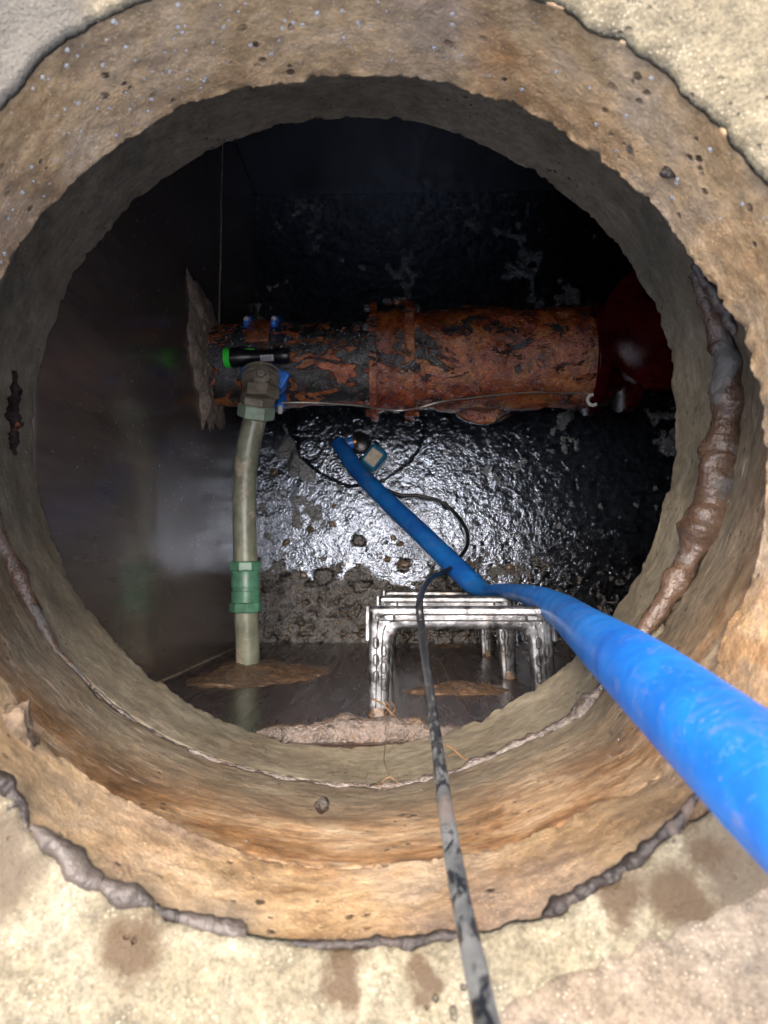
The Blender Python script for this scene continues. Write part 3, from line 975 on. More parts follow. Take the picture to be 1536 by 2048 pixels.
def blob(name, c, size, mat, seed=0, n=14, rough=0.25, nscale=None, rot=0.0, power=1.0, **kw):
    """an irregular rounded lump"""
    V = []; F_ = []
    m = n * 2
    for i in range(n + 1):
        ph = math.pi * i / n
        for k in range(m):
            t = 2 * math.pi * k / m
            V.append((math.sin(ph) * math.cos(t), math.sin(ph) * math.sin(t), math.cos(ph)))
    V = np.array(V)
    d = 1 + rough * fbm(V + seed * 3.1, nscale or 1.7, 4, 0.5, seed)
    V = V * d[:, None] * np.array(size)
    ca, sa = math.cos(rot), math.sin(rot)
    V = np.stack([V[:, 0] * ca - V[:, 1] * sa, V[:, 0] * sa + V[:, 1] * ca, V[:, 2]], 1) + np.array(c)
    for i in range(n):
        for k in range(m):
            k2 = (k + 1) % m
            F_.append((i * m + k, (i + 1) * m + k, (i + 1) * m + k2, i * m + k2))
    return mesh_obj(name, V, F_, mat, None, True, **kw)


# ------------------------------------------------------------------ loose stones on the floor
stones = [((620, 1058), .012, 'flat brown stone left of the bright reflection on the wet floor'),
          ((572, 1085), .010, 'reddish brown stone on the wet floor nearest the green coupling'),
          ((775, 1118), .011, 'dark round stone inside the bright sky reflection'),
          ((808, 1128), .013, 'brown stone at the right edge of the bright sky reflection'),
          ((787, 1075), .009, 'small reddish stone above the bright sky reflection'),
          ((800, 1088), .008, 'small brown stone just above the bright sky reflection'),
          ((664, 1048), .009, 'rounded pebble between the green pipe and the reflection'),
          ((668, 1013), .008, 'dark pebble on the wet floor below the sump rim'),
          ((606, 1152), .013, 'pale brown stone in the gravel beside the green coupling'),
          ((560, 1180), .011, 'brown stone in the gravel beside the lower coupling nut'),
          ((560, 1284), .013, 'pinkish stone at the foot of the near wall beside the pipe'),
          ((548, 945), .010, 'grey pebble in the shallows right of the green pipe'),
          ((568, 905), .007, 'small orange stone on the mud beside the sump'),
          ((855, 1060), .008, 'pebble beside the blue hose on the wet floor'),
          ((712, 1175), .012, 'dark stone below the bright sky reflection'),
          ((1020, 1135), .011, 'pale grey stone on the dark floor right of the blue hose')]
for i, ((px, py), r, lab) in enumerate(stones):
    c = P(px, py, 2.034)
    blob('stone', (c.x, c.y, ZF + r * 0.35), (r * random.uniform(.9, 1.4), r * random.uniform(.8, 1.1), r * 0.6), M['pebble'], seed=200 + i, n=8, rough=0.3,
         rot=random.uniform(0, 3), label=lab, cat='stone', group='stones on the wet floor')
# gravel, uncountable, along the near wall and scattered
mb = MB()
bs = []
for k in range(1500):
    if k < 900:
        x = random.uniform(XL + .02, .45); y = YN + .01 + abs(random.gauss(0, .09))
    else:
        x = random.uniform(XL + .02, XR); y = random.uniform(YN, YF)
    if math.hypot(x - SC_X, y - SC_Y) < SC_R + .02:
        continue
    r = random.uniform(.0015, .0045) if k < 900 else random.uniform(.0012, .003)
    i0 = int((x - XL + .02) / (XR - XL + .04) * (nx - 1)); j0 = int((y - YN + .02) / (YF - YN + .04) * (ny - 1))
    zz = ZF + hgt[min(j0, ny - 1) * nx + min(i0, nx - 1)]
    q = [Vector((a, b, c)) for (a, b, c) in ((1, 0, 0), (-1, 0, 0), (0, 1, 0), (0, -1, 0), (0, 0, 1), (0, 0, -1), (.6, .6, .6), (-.6, .6, .5), (.6, -.6, .5), (-.6, -.6, .6))]
    q = [Vector((v.x * random.uniform(.7, 1.4), v.y * random.uniform(.7, 1.3), v.z * random.uniform(.5, .8))) * r + Vector((x, y, zz + r * .3)) for v in q[:6]]
    mb.add(q, [(0, 2, 4), (2, 1, 4), (1, 3, 4), (3, 0, 4), (2, 0, 5), (1, 2, 5), (3, 1, 5), (0, 3, 5)])
mb.obj('gravel', M['pebble'], smoothed=False, kind='stuff', label='brown wet grit along the foot of the near wall', cat='gravel')


# ------------------------------------------------------------------ mortar patches
def patch(name, outline, to3, normal, thick, mat, seed, res=60, **kw):
    """ragged lump of mortar stuck on a wall; outline: pixels; to3: pixel->point on the wall"""
    pts = [to3(*p) for p in outline]
    nn = Vector(normal)
    u = nn.orthogonal().normalized() if abs(nn.z) < .9 else Vector((1, 0, 0))
    u = Vector((0, 0, 1)).cross(nn).normalized(); v = Vector((0, 0, 1))
    P2 = [(p.dot(u), p.dot(v)) for p in pts]
    off = pts[0].dot(nn)
    cx = sum(a for a, b in P2) / len(P2); cy = sum(b for a, b in P2) / len(P2)
    th = [math.atan2(b - cy, a - cx) for a, b in P2]; r = [math.hypot(a - cx, b - cy) for a, b in P2]
    o = np.argsort(th); th = np.array(th)[o]; r = np.array(r)[o]
    tt = np.concatenate([th - 2 * np.pi, th, th + 2 * np.pi]); rr = np.concatenate([r, r, r])
    n = 160; m = 26
    a = np.linspace(-np.pi, np.pi, n, endpoint=False)
    R = np.interp(a, tt, rr)
    V = []
    for i in range(m + 1):
        f = i / m
        q = np.stack([np.cos(a) * R * f + cx, np.sin(a) * R * f + cy, np.zeros(n)], 1)
        rag = 1 + 0.10 * f * fbm(q, 45, 4, 0.6, seed)
        x = cx + np.cos(a) * R * f * rag; y = cy + np.sin(a) * R * f * rag
        h = thick * (1 - f ** 4) * (1 + 0.35 * fbm(q, 30, 4, 0.55, seed + 1)) + 0.0022 * fbm(q, 120, 3, .6, seed + 2) * (1 - f ** 6) - 0.001
        W = np.outer(x, np.array(u)) + np.outer(y, np.array(v)) + np.outer(h + off, np.array(nn))
        V.append(W)
    F_ = []
    for i in range(m):
        for k in range(n):
            k2 = (k + 1) % n
            F_.append((i * n + k, i * n + k2, (i + 1) * n + k2, (i + 1) * n + k))
    return mesh_obj(name, np.vstack(V), F_, mat, None, True, **kw)


patch('mortar_patch', [(372, 545), (385, 552), (400, 565), (412, 585), (430, 640), (442, 690), (448, 740), (447, 800), (448, 862), (435, 848), (425, 868), (412, 840), (405, 862), (398, 800), (385, 740), (376, 700), (375, 640), (378, 590)],
      lambda a, b: PXW(a, b, XL), (1, 0, 0), 0.016, M['mortar'], 301,
      label='rough grey brown mortar patch where the rusty pipe enters the left wall', cat='mortar patch')
patch('mortar_patch', [(375, 1372), (400, 1350), (440, 1342), (480, 1322), (530, 1320), (590, 1330), (665, 1338), (640, 1352), (560, 1368), (470, 1378), (410, 1378)],
      lambda a, b: PYW(a, b, YN), (0, 1, 0), 0.010, M['mortarwet'], 311,
      label='brown mortar patch where the green pipe enters the near wall', cat='mortar patch')
patch('mortar_patch', [(810, 1388), (850, 1372), (920, 1366), (1000, 1372), (1022, 1382), (960, 1390), (880, 1390)],
      lambda a, b: PYW(a, b, YN), (0, 1, 0), 0.007, M['mortarwet'], 321,
      label='thin brown mortar smear on the near wall seen through the top step iron', cat='mortar patch')
patch('mortar_patch', [(865, 1294), (890, 1290), (925, 1293), (900, 1298)],
      lambda a, b: PYW(a, b, YN), (0, 1, 0), 0.004, M['mortarwet'], 331,
      label='small brown mortar smear low on the near wall behind the step irons', cat='mortar patch')

# mortar heap squeezed out between near wall and roof slab
hp = [(510, 1478, .850), (560, 1466, .855), (620, 1462, .862), (680, 1466, .868), (740, 1465, .87), (800, 1464, .868), (860, 1458, .866), (920, 1446, .86), (980, 1424, .85)]
tube('mortar_heap', [Vector((P(a, b, d).x, YN + .006 + .002 * math.sin(a), CZ - d)) for a, b, d in hp], [.004, .011, .016, .018, .019, .018, .015, .011, .004], M['mortarheap'], None, 20, 10, noise=0.28, nscale=55,
     label='pinkish wet mortar heap squeezed out under the slab at the top of the near wall', cat='mortar heap')

# mortar joint between slab and shaft ring: gritty bead on the near side, bulging seal on the right, thin roll on the left
def on_joint(px, py, d=D_JNT):
    return P(px, py, d)


def arc_bead(name, pts, rad, mat, seed, noise=0.3, nscale=70, **kw):
    return tube(name, pts, rad, mat, None, 14, 12, noise=noise, nscale=nscale, **kw)


def jp(px, py, inset=0.0):
    p = P(px, py, D_JNT)
    d = Vector((p.x - A_C.x, p.y - A_C.y)); a = math.atan2(d.y, d.x)
    r = float(r_jnt(np.array([a]))[0]) - inset
    return Vector((A_C.x + r * math.cos(a), A_C.y + r * math.sin(a), CZ - D_JNT))


pts = [jp(x, y, -.001) for x, y in ((190, 1375), (260, 1432), (340, 1482), (440, 1522), (540, 1552), (640, 1568), (768, 1573), (868, 1555), (968, 1520), (1068, 1475), (1130, 1445), (1180, 1400), (1240, 1340))]
arc_bead('joint_mortar', pts, [.0015, .002, .0025, .003, .003, .0035, .0035, .0042, .005, .006, .007, .0075, .007], M['joint'], 5, 0.5, 120,
         label='gritty wet mortar bead in the joint along the near side of the shaft', cat='mortar bead')
pts = [jp(x, y, 0.009) for x, y in ((1290, 1290), (1325, 1240), (1357, 1172), (1380, 1120), (1400, 1066), (1420, 1010), (1431, 969), (1445, 920), (1451, 891), (1460, 840), (1462, 812), (1462, 770), (1458, 740), (1450, 700), (1438, 650), (1420, 600), (1395, 545))]
arc_bead('joint_seal', pts, [.007, .009, .012, .012, .019, .014, .017, .019, .018, .013, .017, .018, .0155, .012, .010, .008, .006], M['seal'], 6, 0.30, 50,
         label='bulging smooth brown mortar roll in the joint on the right side of the shaft', cat='mortar bead')
pts = [jp(x, y, -.001) for x, y in ((-30, 1000), (-10, 1060), (12, 1108), (35, 1155), (66, 1217), (90, 1260), (113, 1300), (150, 1340), (180, 1370))]
arc_bead('joint_roll', pts, [.007, .008, .008, .0095, .009, .007, .005, .003, .002], M['seal'], 7, 0.25, 40,
         label='smooth brown mortar roll in the joint at the left side of the shaft', cat='mortar bead')
# black crumbly edge under the lip on the right
pts = [P(x, y, .545) for x, y in ((1386, 528), (1405, 553), (1424, 580), (1445, 618), (1462, 650), (1470, 668))]
tube('black_seal_strip', pts, [.002, .004, .005, .005, .004, .002], M['claydark'], None, 10, 8, noise=0.6, nscale=160,
     label='crumbly black sealing strip under the lip at the upper right', cat='seal strip')

# ------------------------------------------------------------------ clay squeezed out between collar and cover ring
clays = [([(-40, 1520), (0, 1570), (25, 1600), (48, 1645), (60, 1668)], [.006, .010, .009, .006, .003], 'claydark', 'dark wet clay lump at the far left of the mouth joint'),
         ([(62, 1652), (90, 1680), (125, 1712), (160, 1742), (195, 1768), (212, 1778)], [.003, .0095, .0125, .0115, .007, .003], 'clay', 'large glossy mauve clay lump in the joint at the lower left'),
         ([(205, 1768), (235, 1782), (265, 1795), (295, 1806), (306, 1812)], [.005, .0095, .0105, .008, .003], 'clay', 'rounded mauve clay lump beside the large glossy one'),
         ([(308, 1815), (325, 1824), (350, 1832), (365, 1838)], [.004, .006, .0065, .004], 'claydark', 'small dark clay nub between two mauve lumps'),
         ([(352, 1832), (380, 1842), (410, 1850), (435, 1856)], [.004, .0085, .009, .006], 'clay', 'grey glossy clay lump at the bottom of the mouth joint'),
         ([(425, 1853), (450, 1858), (475, 1864), (492, 1868)], [.007, .0095, .010, .006], 'clay', 'blunt ended brown clay plug where the lumps stop'),
         ([(560, 1882), (620, 1890), (680, 1893), (760, 1886), (830, 1886), (900, 1874), (960, 1864)], [.002, .004, .006, .0065, .006, .005, .002], 'claydark', 'thin dark clay line at the bottom of the mouth joint crossed by the cable'),
         ([(1085, 1832), (1110, 1815), (1150, 1792), (1200, 1765), (1250, 1735), (1295, 1700), (1335, 1668), (1370, 1630), (1395, 1590)], [.003, .007, .008, .0075, .007, .006, .0065, .006, .003], 'claydark', 'long dark crumbly clay strip in the joint at the lower right')]
for i, (px, rad, mt, lab) in enumerate(clays):
    pts = [P(x, y, .431) for x, y in px]
    tube('clay_lump', pts, [q * .62 for q in rad], M[mt], None, 14, 10, noise=0.42 if mt == 'clay' else 0.6, nscale=75 if mt == 'clay' else 120,
         label=lab, cat='clay', group='clay squeezed out around the mouth')
# crumpled brown lump at left edge
blob('mortar_lump', P(22, 1478, .50), (.016, .020, .012), M['lumpbrown'], seed=77, n=22, rough=0.4, nscale=2.0,
     label='crumpled brown mortar lump at the left edge below the shaft opening', cat='mortar lump')
blob('mortar_lump', P(644, 1610, .60), (.006, .006, .004), M['claydark'], seed=78, n=12, rough=0.3,
     label='small grey pebble stuck in the shaft wall below the joint', cat='stone')
blob('mortar_lump', P(1340, 343, .49), (.006, .005, .003), M['claydark'], seed=79, n=12, rough=0.4,  # lump in place of a wet hole, its darkness put into the colour
     label='small glossy dark lump in place of a wet hole at the upper right of the cover ring', cat='stone')

# sliver in place of a rusty gouge, its black standing for the dark hollow
pts = [PXW(27, 742, -.408) if False else P(x, y, .655) for x, y in ((28, 742), (30, 790), (27, 830), (30, 860), (27, 885), (31, 910))]
tube('gouge_sliver', pts, [.0015, .004, .0045, .005, .0035, .001], M['rustyiron'], None, 16, 10, noise=0.9, nscale=220,
     label='black and orange sliver in place of a dark rusty gouge in the left shaft wall', cat='rusty gouge')


# ------------------------------------------------------------------ main pipe
DP = 1.60
YP = 0.455
ZP = CZ - DP


def px2x(px, d=DP):
    return P(px, 700, d).x


pipe = empty('water_main', (0, YP, ZP), 'thick rusty orange water main crossing the chamber behind the torch', 'pipe')
YL = YP - 0.006


def lathe_noise(name, x0, x1, prof, mat, parent, yc, zc, nx_=90, n=96, amp=0.002, nscale=25, seed=0):
    """horizontal body of revolution along x with knobbly rust relief; prof: radius as function of x"""
    xs = np.linspace(x0, x1, nx_)
    a = np.linspace(0, 2 * np.pi, n, endpoint=False)
    V = []
    for x in xs:
        r = prof(x)
        p = np.stack([np.full(n, x), yc + r * np.cos(a), zc + r * np.sin(a)], 1)
        h = fbm(p, nscale, 5, 0.55, seed) * amp
        flake = smooth(0.15, 0.25, fbm(p, 12, 4, 0.55, seed + 9)) * amp * 1.4
        rr = r + h + flake
        V.append(np.stack([np.full(n, x), yc + rr * np.cos(a), zc + rr * np.sin(a)], 1))
    F_ = [(i * n + k, i * n + (k + 1) % n, (i + 1) * n + (k + 1) % n, (i + 1) * n + k) for i in range(nx_ - 1) for k in range(n)]
    F_.append(tuple(range(n - 1, -1, -1))); F_.append(tuple((nx_ - 1) * n + k for k in range(n)))
    return mesh_obj(name, np.vstack(V), F_, mat, parent, True)


xc0, xc1 = px2x(744), px2x(826)
lathe_noise('pipe_barrel', XL - .02, xc0 + .01, lambda x: .088 + .002 * math.exp(-((x + .30) / .05) ** 2), M['rust'], pipe, YL, ZP, 150, 110, 0.0022, 25, 401)
lathe_noise('coupling_sleeve', xc0 + .004, xc1 - .004, lambda x: .108 + .003 * math.sin((x - xc0) * 150), M['rustclean'], pipe, YP, ZP, 40, 110, 0.0020, 30, 402)
lathe_noise('coupling_flange', xc0 - .001, xc0 + .014, lambda x: .128, M['rustclean'], pipe, YP, ZP, 8, 110, 0.0028, 30, 403)
lathe_noise('coupling_flange', xc1 - .018, xc1 + .002, lambda x: .127, M['rustclean'], pipe, YP, ZP, 8, 110, 0.0028, 30, 404)
xr1 = px2x(1172)
lathe_noise('fitting_body', xc1 - .002, xr1, lambda x: .104 + .004 * math.exp(-((x - .10) / .05) ** 2) + .004 * smooth(.30, .36, x), M['rustclean'], pipe, YP + .003, ZP, 150, 110, 0.0030, 22, 405)
lathe_noise('end_flange', xr1 - .002, xr1 + .022, lambda x: .122, M['redpaint'], pipe, YP + .004, ZP, 8, 96, 0.0008, 20, 406)
# lower branch with blank flange
mb = MB()
bx, by = px2x(968, 1.68), YP - .020
mb.lathe((bx, by, ZP - .125), (0, 0, 1), [(0, .094), (.004, .097), (.020, .097), (.024, .094), (.024, .070), (.075, .070)], 64)
mb.obj('branch_flange', M['rustclean'], pipe, True, noise=0.0018, nscale=40)
for fx in (xc0 - .007, xc1 + .006):
    for k in range(8):
        a = math.radians(22 + 45 * k)
        c = Vector((fx, YP + .112 * math.cos(a), ZP + .112 * math.sin(a)))
        mb = MB(); mb.lathe(c - Vector((.008, 0, 0)), (1, 0, 0), [(0, .0085), (.003, .0095), (.013, .0095), (.016, .008)], 6)
        mb.obj('bolt', M['rust'], pipe, False, bevel=.001)
for k in range(8):
    a = math.radians(10 + 45 * k)
    c = Vector((xr1 + .024, YP + .108 * math.cos(a), ZP + .108 * math.sin(a)))
    mb = MB(); mb.lathe(c - Vector((.004, 0, 0)), (1, 0, 0), [(0, .009), (.014, .009)], 6)
    mb.obj('bolt', M['redpaint'], pipe, False, bevel=.001)
# peeling tab of rust on top of the coupling
mb = MB()
mb.box((px2x(800), YP + .117, ZP + .045), (.030, .016, .018)); mb.box((px2x(776), YP + .122, ZP + .030), (.020, .012, .014))
o = mb.obj('rust_flake', M['rust'], pipe, False, bevel=.003)
local(pipe)

# red valve at the right end
valve = empty('gate_valve', (px2x(1200) + .05, YP, ZP), 'dark red gate valve at the right end of the rusty main', 'valve')
x0 = xr1 + .024
lathe_noise('valve_neck', x0, x0 + .050, lambda x: .072, M['redpaint'], valve, YP + .004, ZP, 10, 64, 0.0006, 20, 411)
lathe_noise('valve_flange', x0 + .048, x0 + .072, lambda x: .128, M['redpaint'], valve, YP + .015, ZP + .01, 8, 96, 0.0006, 20, 412)
mb = MB(); mb.lathe((x0 + .11, YP + .035, ZP - .02), (0, 0, 1), [(0, .09), (.03, .112), (.10, .112), (.115, .10), (.118, .13), (.14, .13), (.145, .10), (.18, .06), (.22, .03), (.25, .02)], 64)
mb.obj('valve_body', M['redpaint'], valve, True)
for k in range(6):
    a = math.radians(60 * k + 12)
    mb = MB(); mb.lathe((x0 + .11 + .115 * math.cos(a), YP + .035 + .115 * math.sin(a), ZP + .120), (0, 0, 1), [(0, .008), (.012, .008)], 6)
    mb.obj('bolt', M['redpaint'], valve, False, bevel=.001)
local(valve)

# ------------------------------------------------------------------ tapping saddle on the main
sx0, sx1 = px2x(482, 1.55), px2x(568, 1.55)
sad = empty('tapping_saddle', ((sx0 + sx1) / 2, YL, ZP), 'blue tapping saddle strapped round the rusty main beneath the torch', 'pipe saddle')
xm = (sx0 + sx1) / 2


def band(x, w, r0, r1, a0, a1, mat, name, parent):
    n = 40
    V = []; F_ = []
    for i in range(n + 1):
        a = math.radians(a0 + (a1 - a0) * i / n)
        for (xx, rr) in ((x - w / 2, r0), (x - w / 2, r1 - .002), (x - w / 2 + .002, r1), (x + w / 2 - .002, r1), (x + w / 2, r1 - .002), (x + w / 2, r0)):
            V.append((xx, YL + rr * math.cos(a), ZP + rr * math.sin(a)))
    for i in range(n):
        for k in range(6):
            k2 = (k + 1) % 6
            F_.append((i * 6 + k, (i + 1) * 6 + k, (i + 1) * 6 + k2, i * 6 + k2))
    F_.append((0, 1, 2, 3, 4, 5)); F_.append(tuple(n * 6 + k for k in (5, 4, 3, 2, 1, 0)))
    return mesh_obj(name, V, F_, mat, parent, True)


band(xm - .004, .048, .086, .098, -30, 75, M['rustclean'], 'saddle_band', sad)
band(xm - .031, .013, .086, .104, -30, 45, M['bluepaint'], 'strap', sad)
band(xm + .027, .013, .086, .104, -30, 45, M['bluepaint'], 'strap', sad)
band(xm, .072, .086, .101, 105, 205, M['bluepaint'], 'saddle_block', sad)
o_ = P(531, 766, 1.492)
mb = MB()
mb.lathe(o_ + Vector((0, .012, -.012)), (0, -.75, .55), [(0, .039), (.003, .042), (.012, .042), (.015, .037), (.020, .034)], 32)
mb.obj('outlet_boss', M['bluepaint'], sad, True)
for (px, py, dd, w_, ang) in ((560, 758, 1.480, .030, -28), (495, 762, 1.484, .018, 20)):
    mb = MB(); mb.box(P(px, py, dd), (w_, .036, .016), Matrix.Rotation(math.radians(ang), 3, 'Z'))
    mb.obj('saddle_lug', M['bluepaint'], sad, False, bevel=.004)
# bolts with pale threads
for (x, y, d, nm) in ((xm - .031, YL + .088, 1.545, 'north'), (xm + .027, YL + .088, 1.545, 'north')):
    mb = MB(); mb.lathe((x, y, CZ - d - .02), (0, -.25, 1), [(0, .0095), (.024, .0095), (.026, .008)], 6)
    mb.obj('nut', M['bluepaint'], sad, False, bevel=.001)
    mb = MB(); mb.lathe((x, y - .004, CZ - d), (0, -.25, 1), [(0, .0055), (.016, .0055), (.018, .004)], 12)
    mb.obj('bolt_end', M['whiteplastic'], sad, True)
c = P(560, 812, 1.53)
mb = MB(); mb.lathe(c + Vector((0, .028, -.03)), (0, -.55, .5), [(0, .010), (.036, .011), (.040, .009)], 6)
mb.obj('nut', M['bluepaint'], sad, False, bevel=.001)
mb = MB(); mb.lathe(c + Vector((0.0, .006, -.010)), (0.05, -.55, .5), [(0, .0055), (.028, .0055), (.030, .004)], 12)
mb.obj('bolt_end', M['whiteplastic'], sad, True)
local(sad)

# ------------------------------------------------------------------ branch pipe: elbow, nut, grey green pipe, compression coupling
bp = empty('branch_pipe', P(492, 1100, 1.48), 'grey green branch pipe running from the saddle elbow into the near wall', 'pipe')
e = P(520, 770, 1.46)
mb = MB()
mb.lathe(e + Vector((0, .034, -.020)), (0, -1, .38), [(0, .028), (.004, .033), (.016, .0365), (.030, .0375), (.040, .0355)], 36)
mb.lathe(e + Vector((.001, -.004, -.004)), (-.06, -1, .12), [(0, .0345), (.003, .038), (.020, .038), (.024, .034)], 6, phase=.25)
mb.obj('elbow', M['elbow'], bp, True, noise=0.0008, nscale=60)
for k in range(3):
    mb = MB(); mb.lathe(e + Vector((0, .030 - k * .011, -.0185 + k * .0042)), (0, -1, .38), [(0, .036), (.001, .039), (.003, .039), (.004, .036)], 36, cap=False)
    mb.obj('elbow_rib', M['elbow'], bp, True)
mb = MB(); mb.lathe(e + Vector((.006, .012, .012)), (.1, .15, 1), [(0, .021), (.014, .021), (.018, .017), (.019, .010), (.024, .010), (.026, .008)], 6)
mb.obj('elbow_plug', M['elbow'], bp, False, bevel=.001)
p1 = P(516, 792, 1.46); p2 = P(511, 836, 1.475)
ax = (p2 - p1).normalized()
mb = MB(); mb.lathe(p1, ax, [(0, .030), (.003, .0355), (.016, .0355), (.019, .033)], 6, phase=.3)
mb.obj('nut', M['elbow'], bp, False, bevel=.0012)
mb = MB(); mb.lathe(p1 + ax * .018, ax, [(0, .034), (.003, .0375), (.024, .0375), (.027, .034)], 6, phase=.1)
mb.obj('nut', M['palegreen'], bp, False, bevel=.0012)
pts = [P(513, 825, 1.475), P(504, 862, 1.478), P(495, 905, 1.48), P(490, 955, 1.48), P(489, 1020, 1.48), P(490, 1080, 1.48), P(491, 1125, 1.48), P(492, 1225, 1.485), P(495, 1280, 1.49)]
pe = P(497, 1336, 1.495); pts.append(Vector((pe.x, YN - .03, pe.z)))
tube('pipe_barrel', pts, [.0235] * len(pts), M['greypipe'], bp, 32, 10, noise=0.012, nscale=30)
c0 = P(491, 1122, 1.482); c1 = P(492, 1224, 1.486)
ax = (c1 - c0).normalized(); L = (c1 - c0).length
mb = MB(); mb.lathe(c0 + ax * .018, ax, [(0, .0275), (.002, .0285), (L * .33, .0285), (L * .34, .0265), (L * .40, .0265), (L * .41, .0285), (L - .038, .0285)], 36)
mb.obj('coupling_body', M['green'], bp, True)
for (t0, ph) in ((0, .2), (L - .020, .5)):
    mb = MB(); mb.lathe(c0 + ax * t0, ax, [(0, .028), (.002, .0325), (.017, .0325), (.020, .030)], 8, phase=ph)
    mb.obj('coupling_nut', M['green'], bp, False, bevel=.001)
local(bp)

# ------------------------------------------------------------------ torch lying on the main
t0 = P(449, 716, 1.492); t1 = P(579, 711, 1.492)
ax = (t1 - t0).normalized(); L = (t1 - t0).length
torch = empty('torch', t0.lerp(t1, .5), 'black torch with bright green head ring lying on the rusty main', 'torch')
mb = MB(); mb.lathe(t0 + ax * .013, ax, [(0, .0196), (.024, .0196), (.034, .0165), (.044, .0150), (.095, .0150), (.098, .0162), (L - .016, .0160), (L - .013, .0145)], 40)
mb.obj('torch_body', M['torchblack'], torch, True)
mb = MB(); mb.lathe(t0, ax, [(0, .0185), (.001, .0205), (.012, .0210), (.0135, .0198)], 40)
mb.obj('head_ring', M['torchgreen'], torch, True)
mb = MB(); mb.box(t0 + ax * .052 + Vector((0, .0125, .006)), (.022, .006, .006))
mb.obj('switch', M['torchgreen'], torch, False, bevel=.0018)
lab_c = t0 + ax * .090
V = []; F_ = []
for i in range(9):
    a = math.radians(35 + 50 * i / 8)
    for s in (-.014, .013):
        V.append(lab_c + ax * s + Vector((0, -math.cos(a) * .0154, math.sin(a) * .0154)))
F_ = [(2 * i, 2 * i + 1, 2 * i + 3, 2 * i + 2) for i in range(8)]
o = mesh_obj('paper_label', V, F_, M['label'], torch)
V = []; F_ = []
for k in range(9):
    s = -.010 + k * .0022
    b = len(V)
    for i in range(5):
        a = math.radians(55 + 20 * i / 4)
        for w in (0, .0008 + .0006 * (k % 3 == 0)):
            V.append(lab_c + ax * (s + w) + Vector((0, -math.cos(a) * .0157, math.sin(a) * .0157)))
    F_ += [(b + 2 * i, b + 2 * i + 1, b + 2 * i + 3, b + 2 * i + 2) for i in range(4)]
mesh_obj('label_print', V, F_, M['print'], torch)
local(torch)

# ------------------------------------------------------------------ thin wire and hook
pts = [P(x, y, d) for x, y, d in ((562, 806, 1.52), (600, 805, 1.53), (660, 807, 1.53), (720, 812, 1.52), (760, 818, 1.50), (800, 821, 1.49), (840, 815, 1.50), (880, 804, 1.50), (940, 796, 1.51), (1020, 787, 1.52), (1100, 785, 1.53), (1182, 788, 1.54))]
tube('steel_wire', pts, [.0016] * len(pts), M['wire'], None, 8, 8, label='thin bare steel wire slung along the underside of the rusty main', cat='wire')
c = P(1186, 800, 1.54)
pts = [c + Vector((.011 * math.cos(a), .011 * math.sin(a), 0)) for a in [math.radians(q) for q in (30, 70, 110, 150, 190, 230, 270, 310)]]
hook = tube('hook', [c + Vector((.012, .022, 0))] + pts, [.0035] * 9, M['whiteplastic'], None, 10, 5, label='small white plastic hook at the right end of the steel wire', cat='hook')
mb = MB(); mb.box(P(1203, 790, 1.56), (.022, .055, .03)); mb.lathe(P(1203, 775, 1.55), (0, 0, 1), [(0, .006), (.03, .006)], 8)
mb.obj('clamp', M['rustyiron'], None, False, bevel=.003, label='small dark iron clamp beside the white hook', cat='clamp')


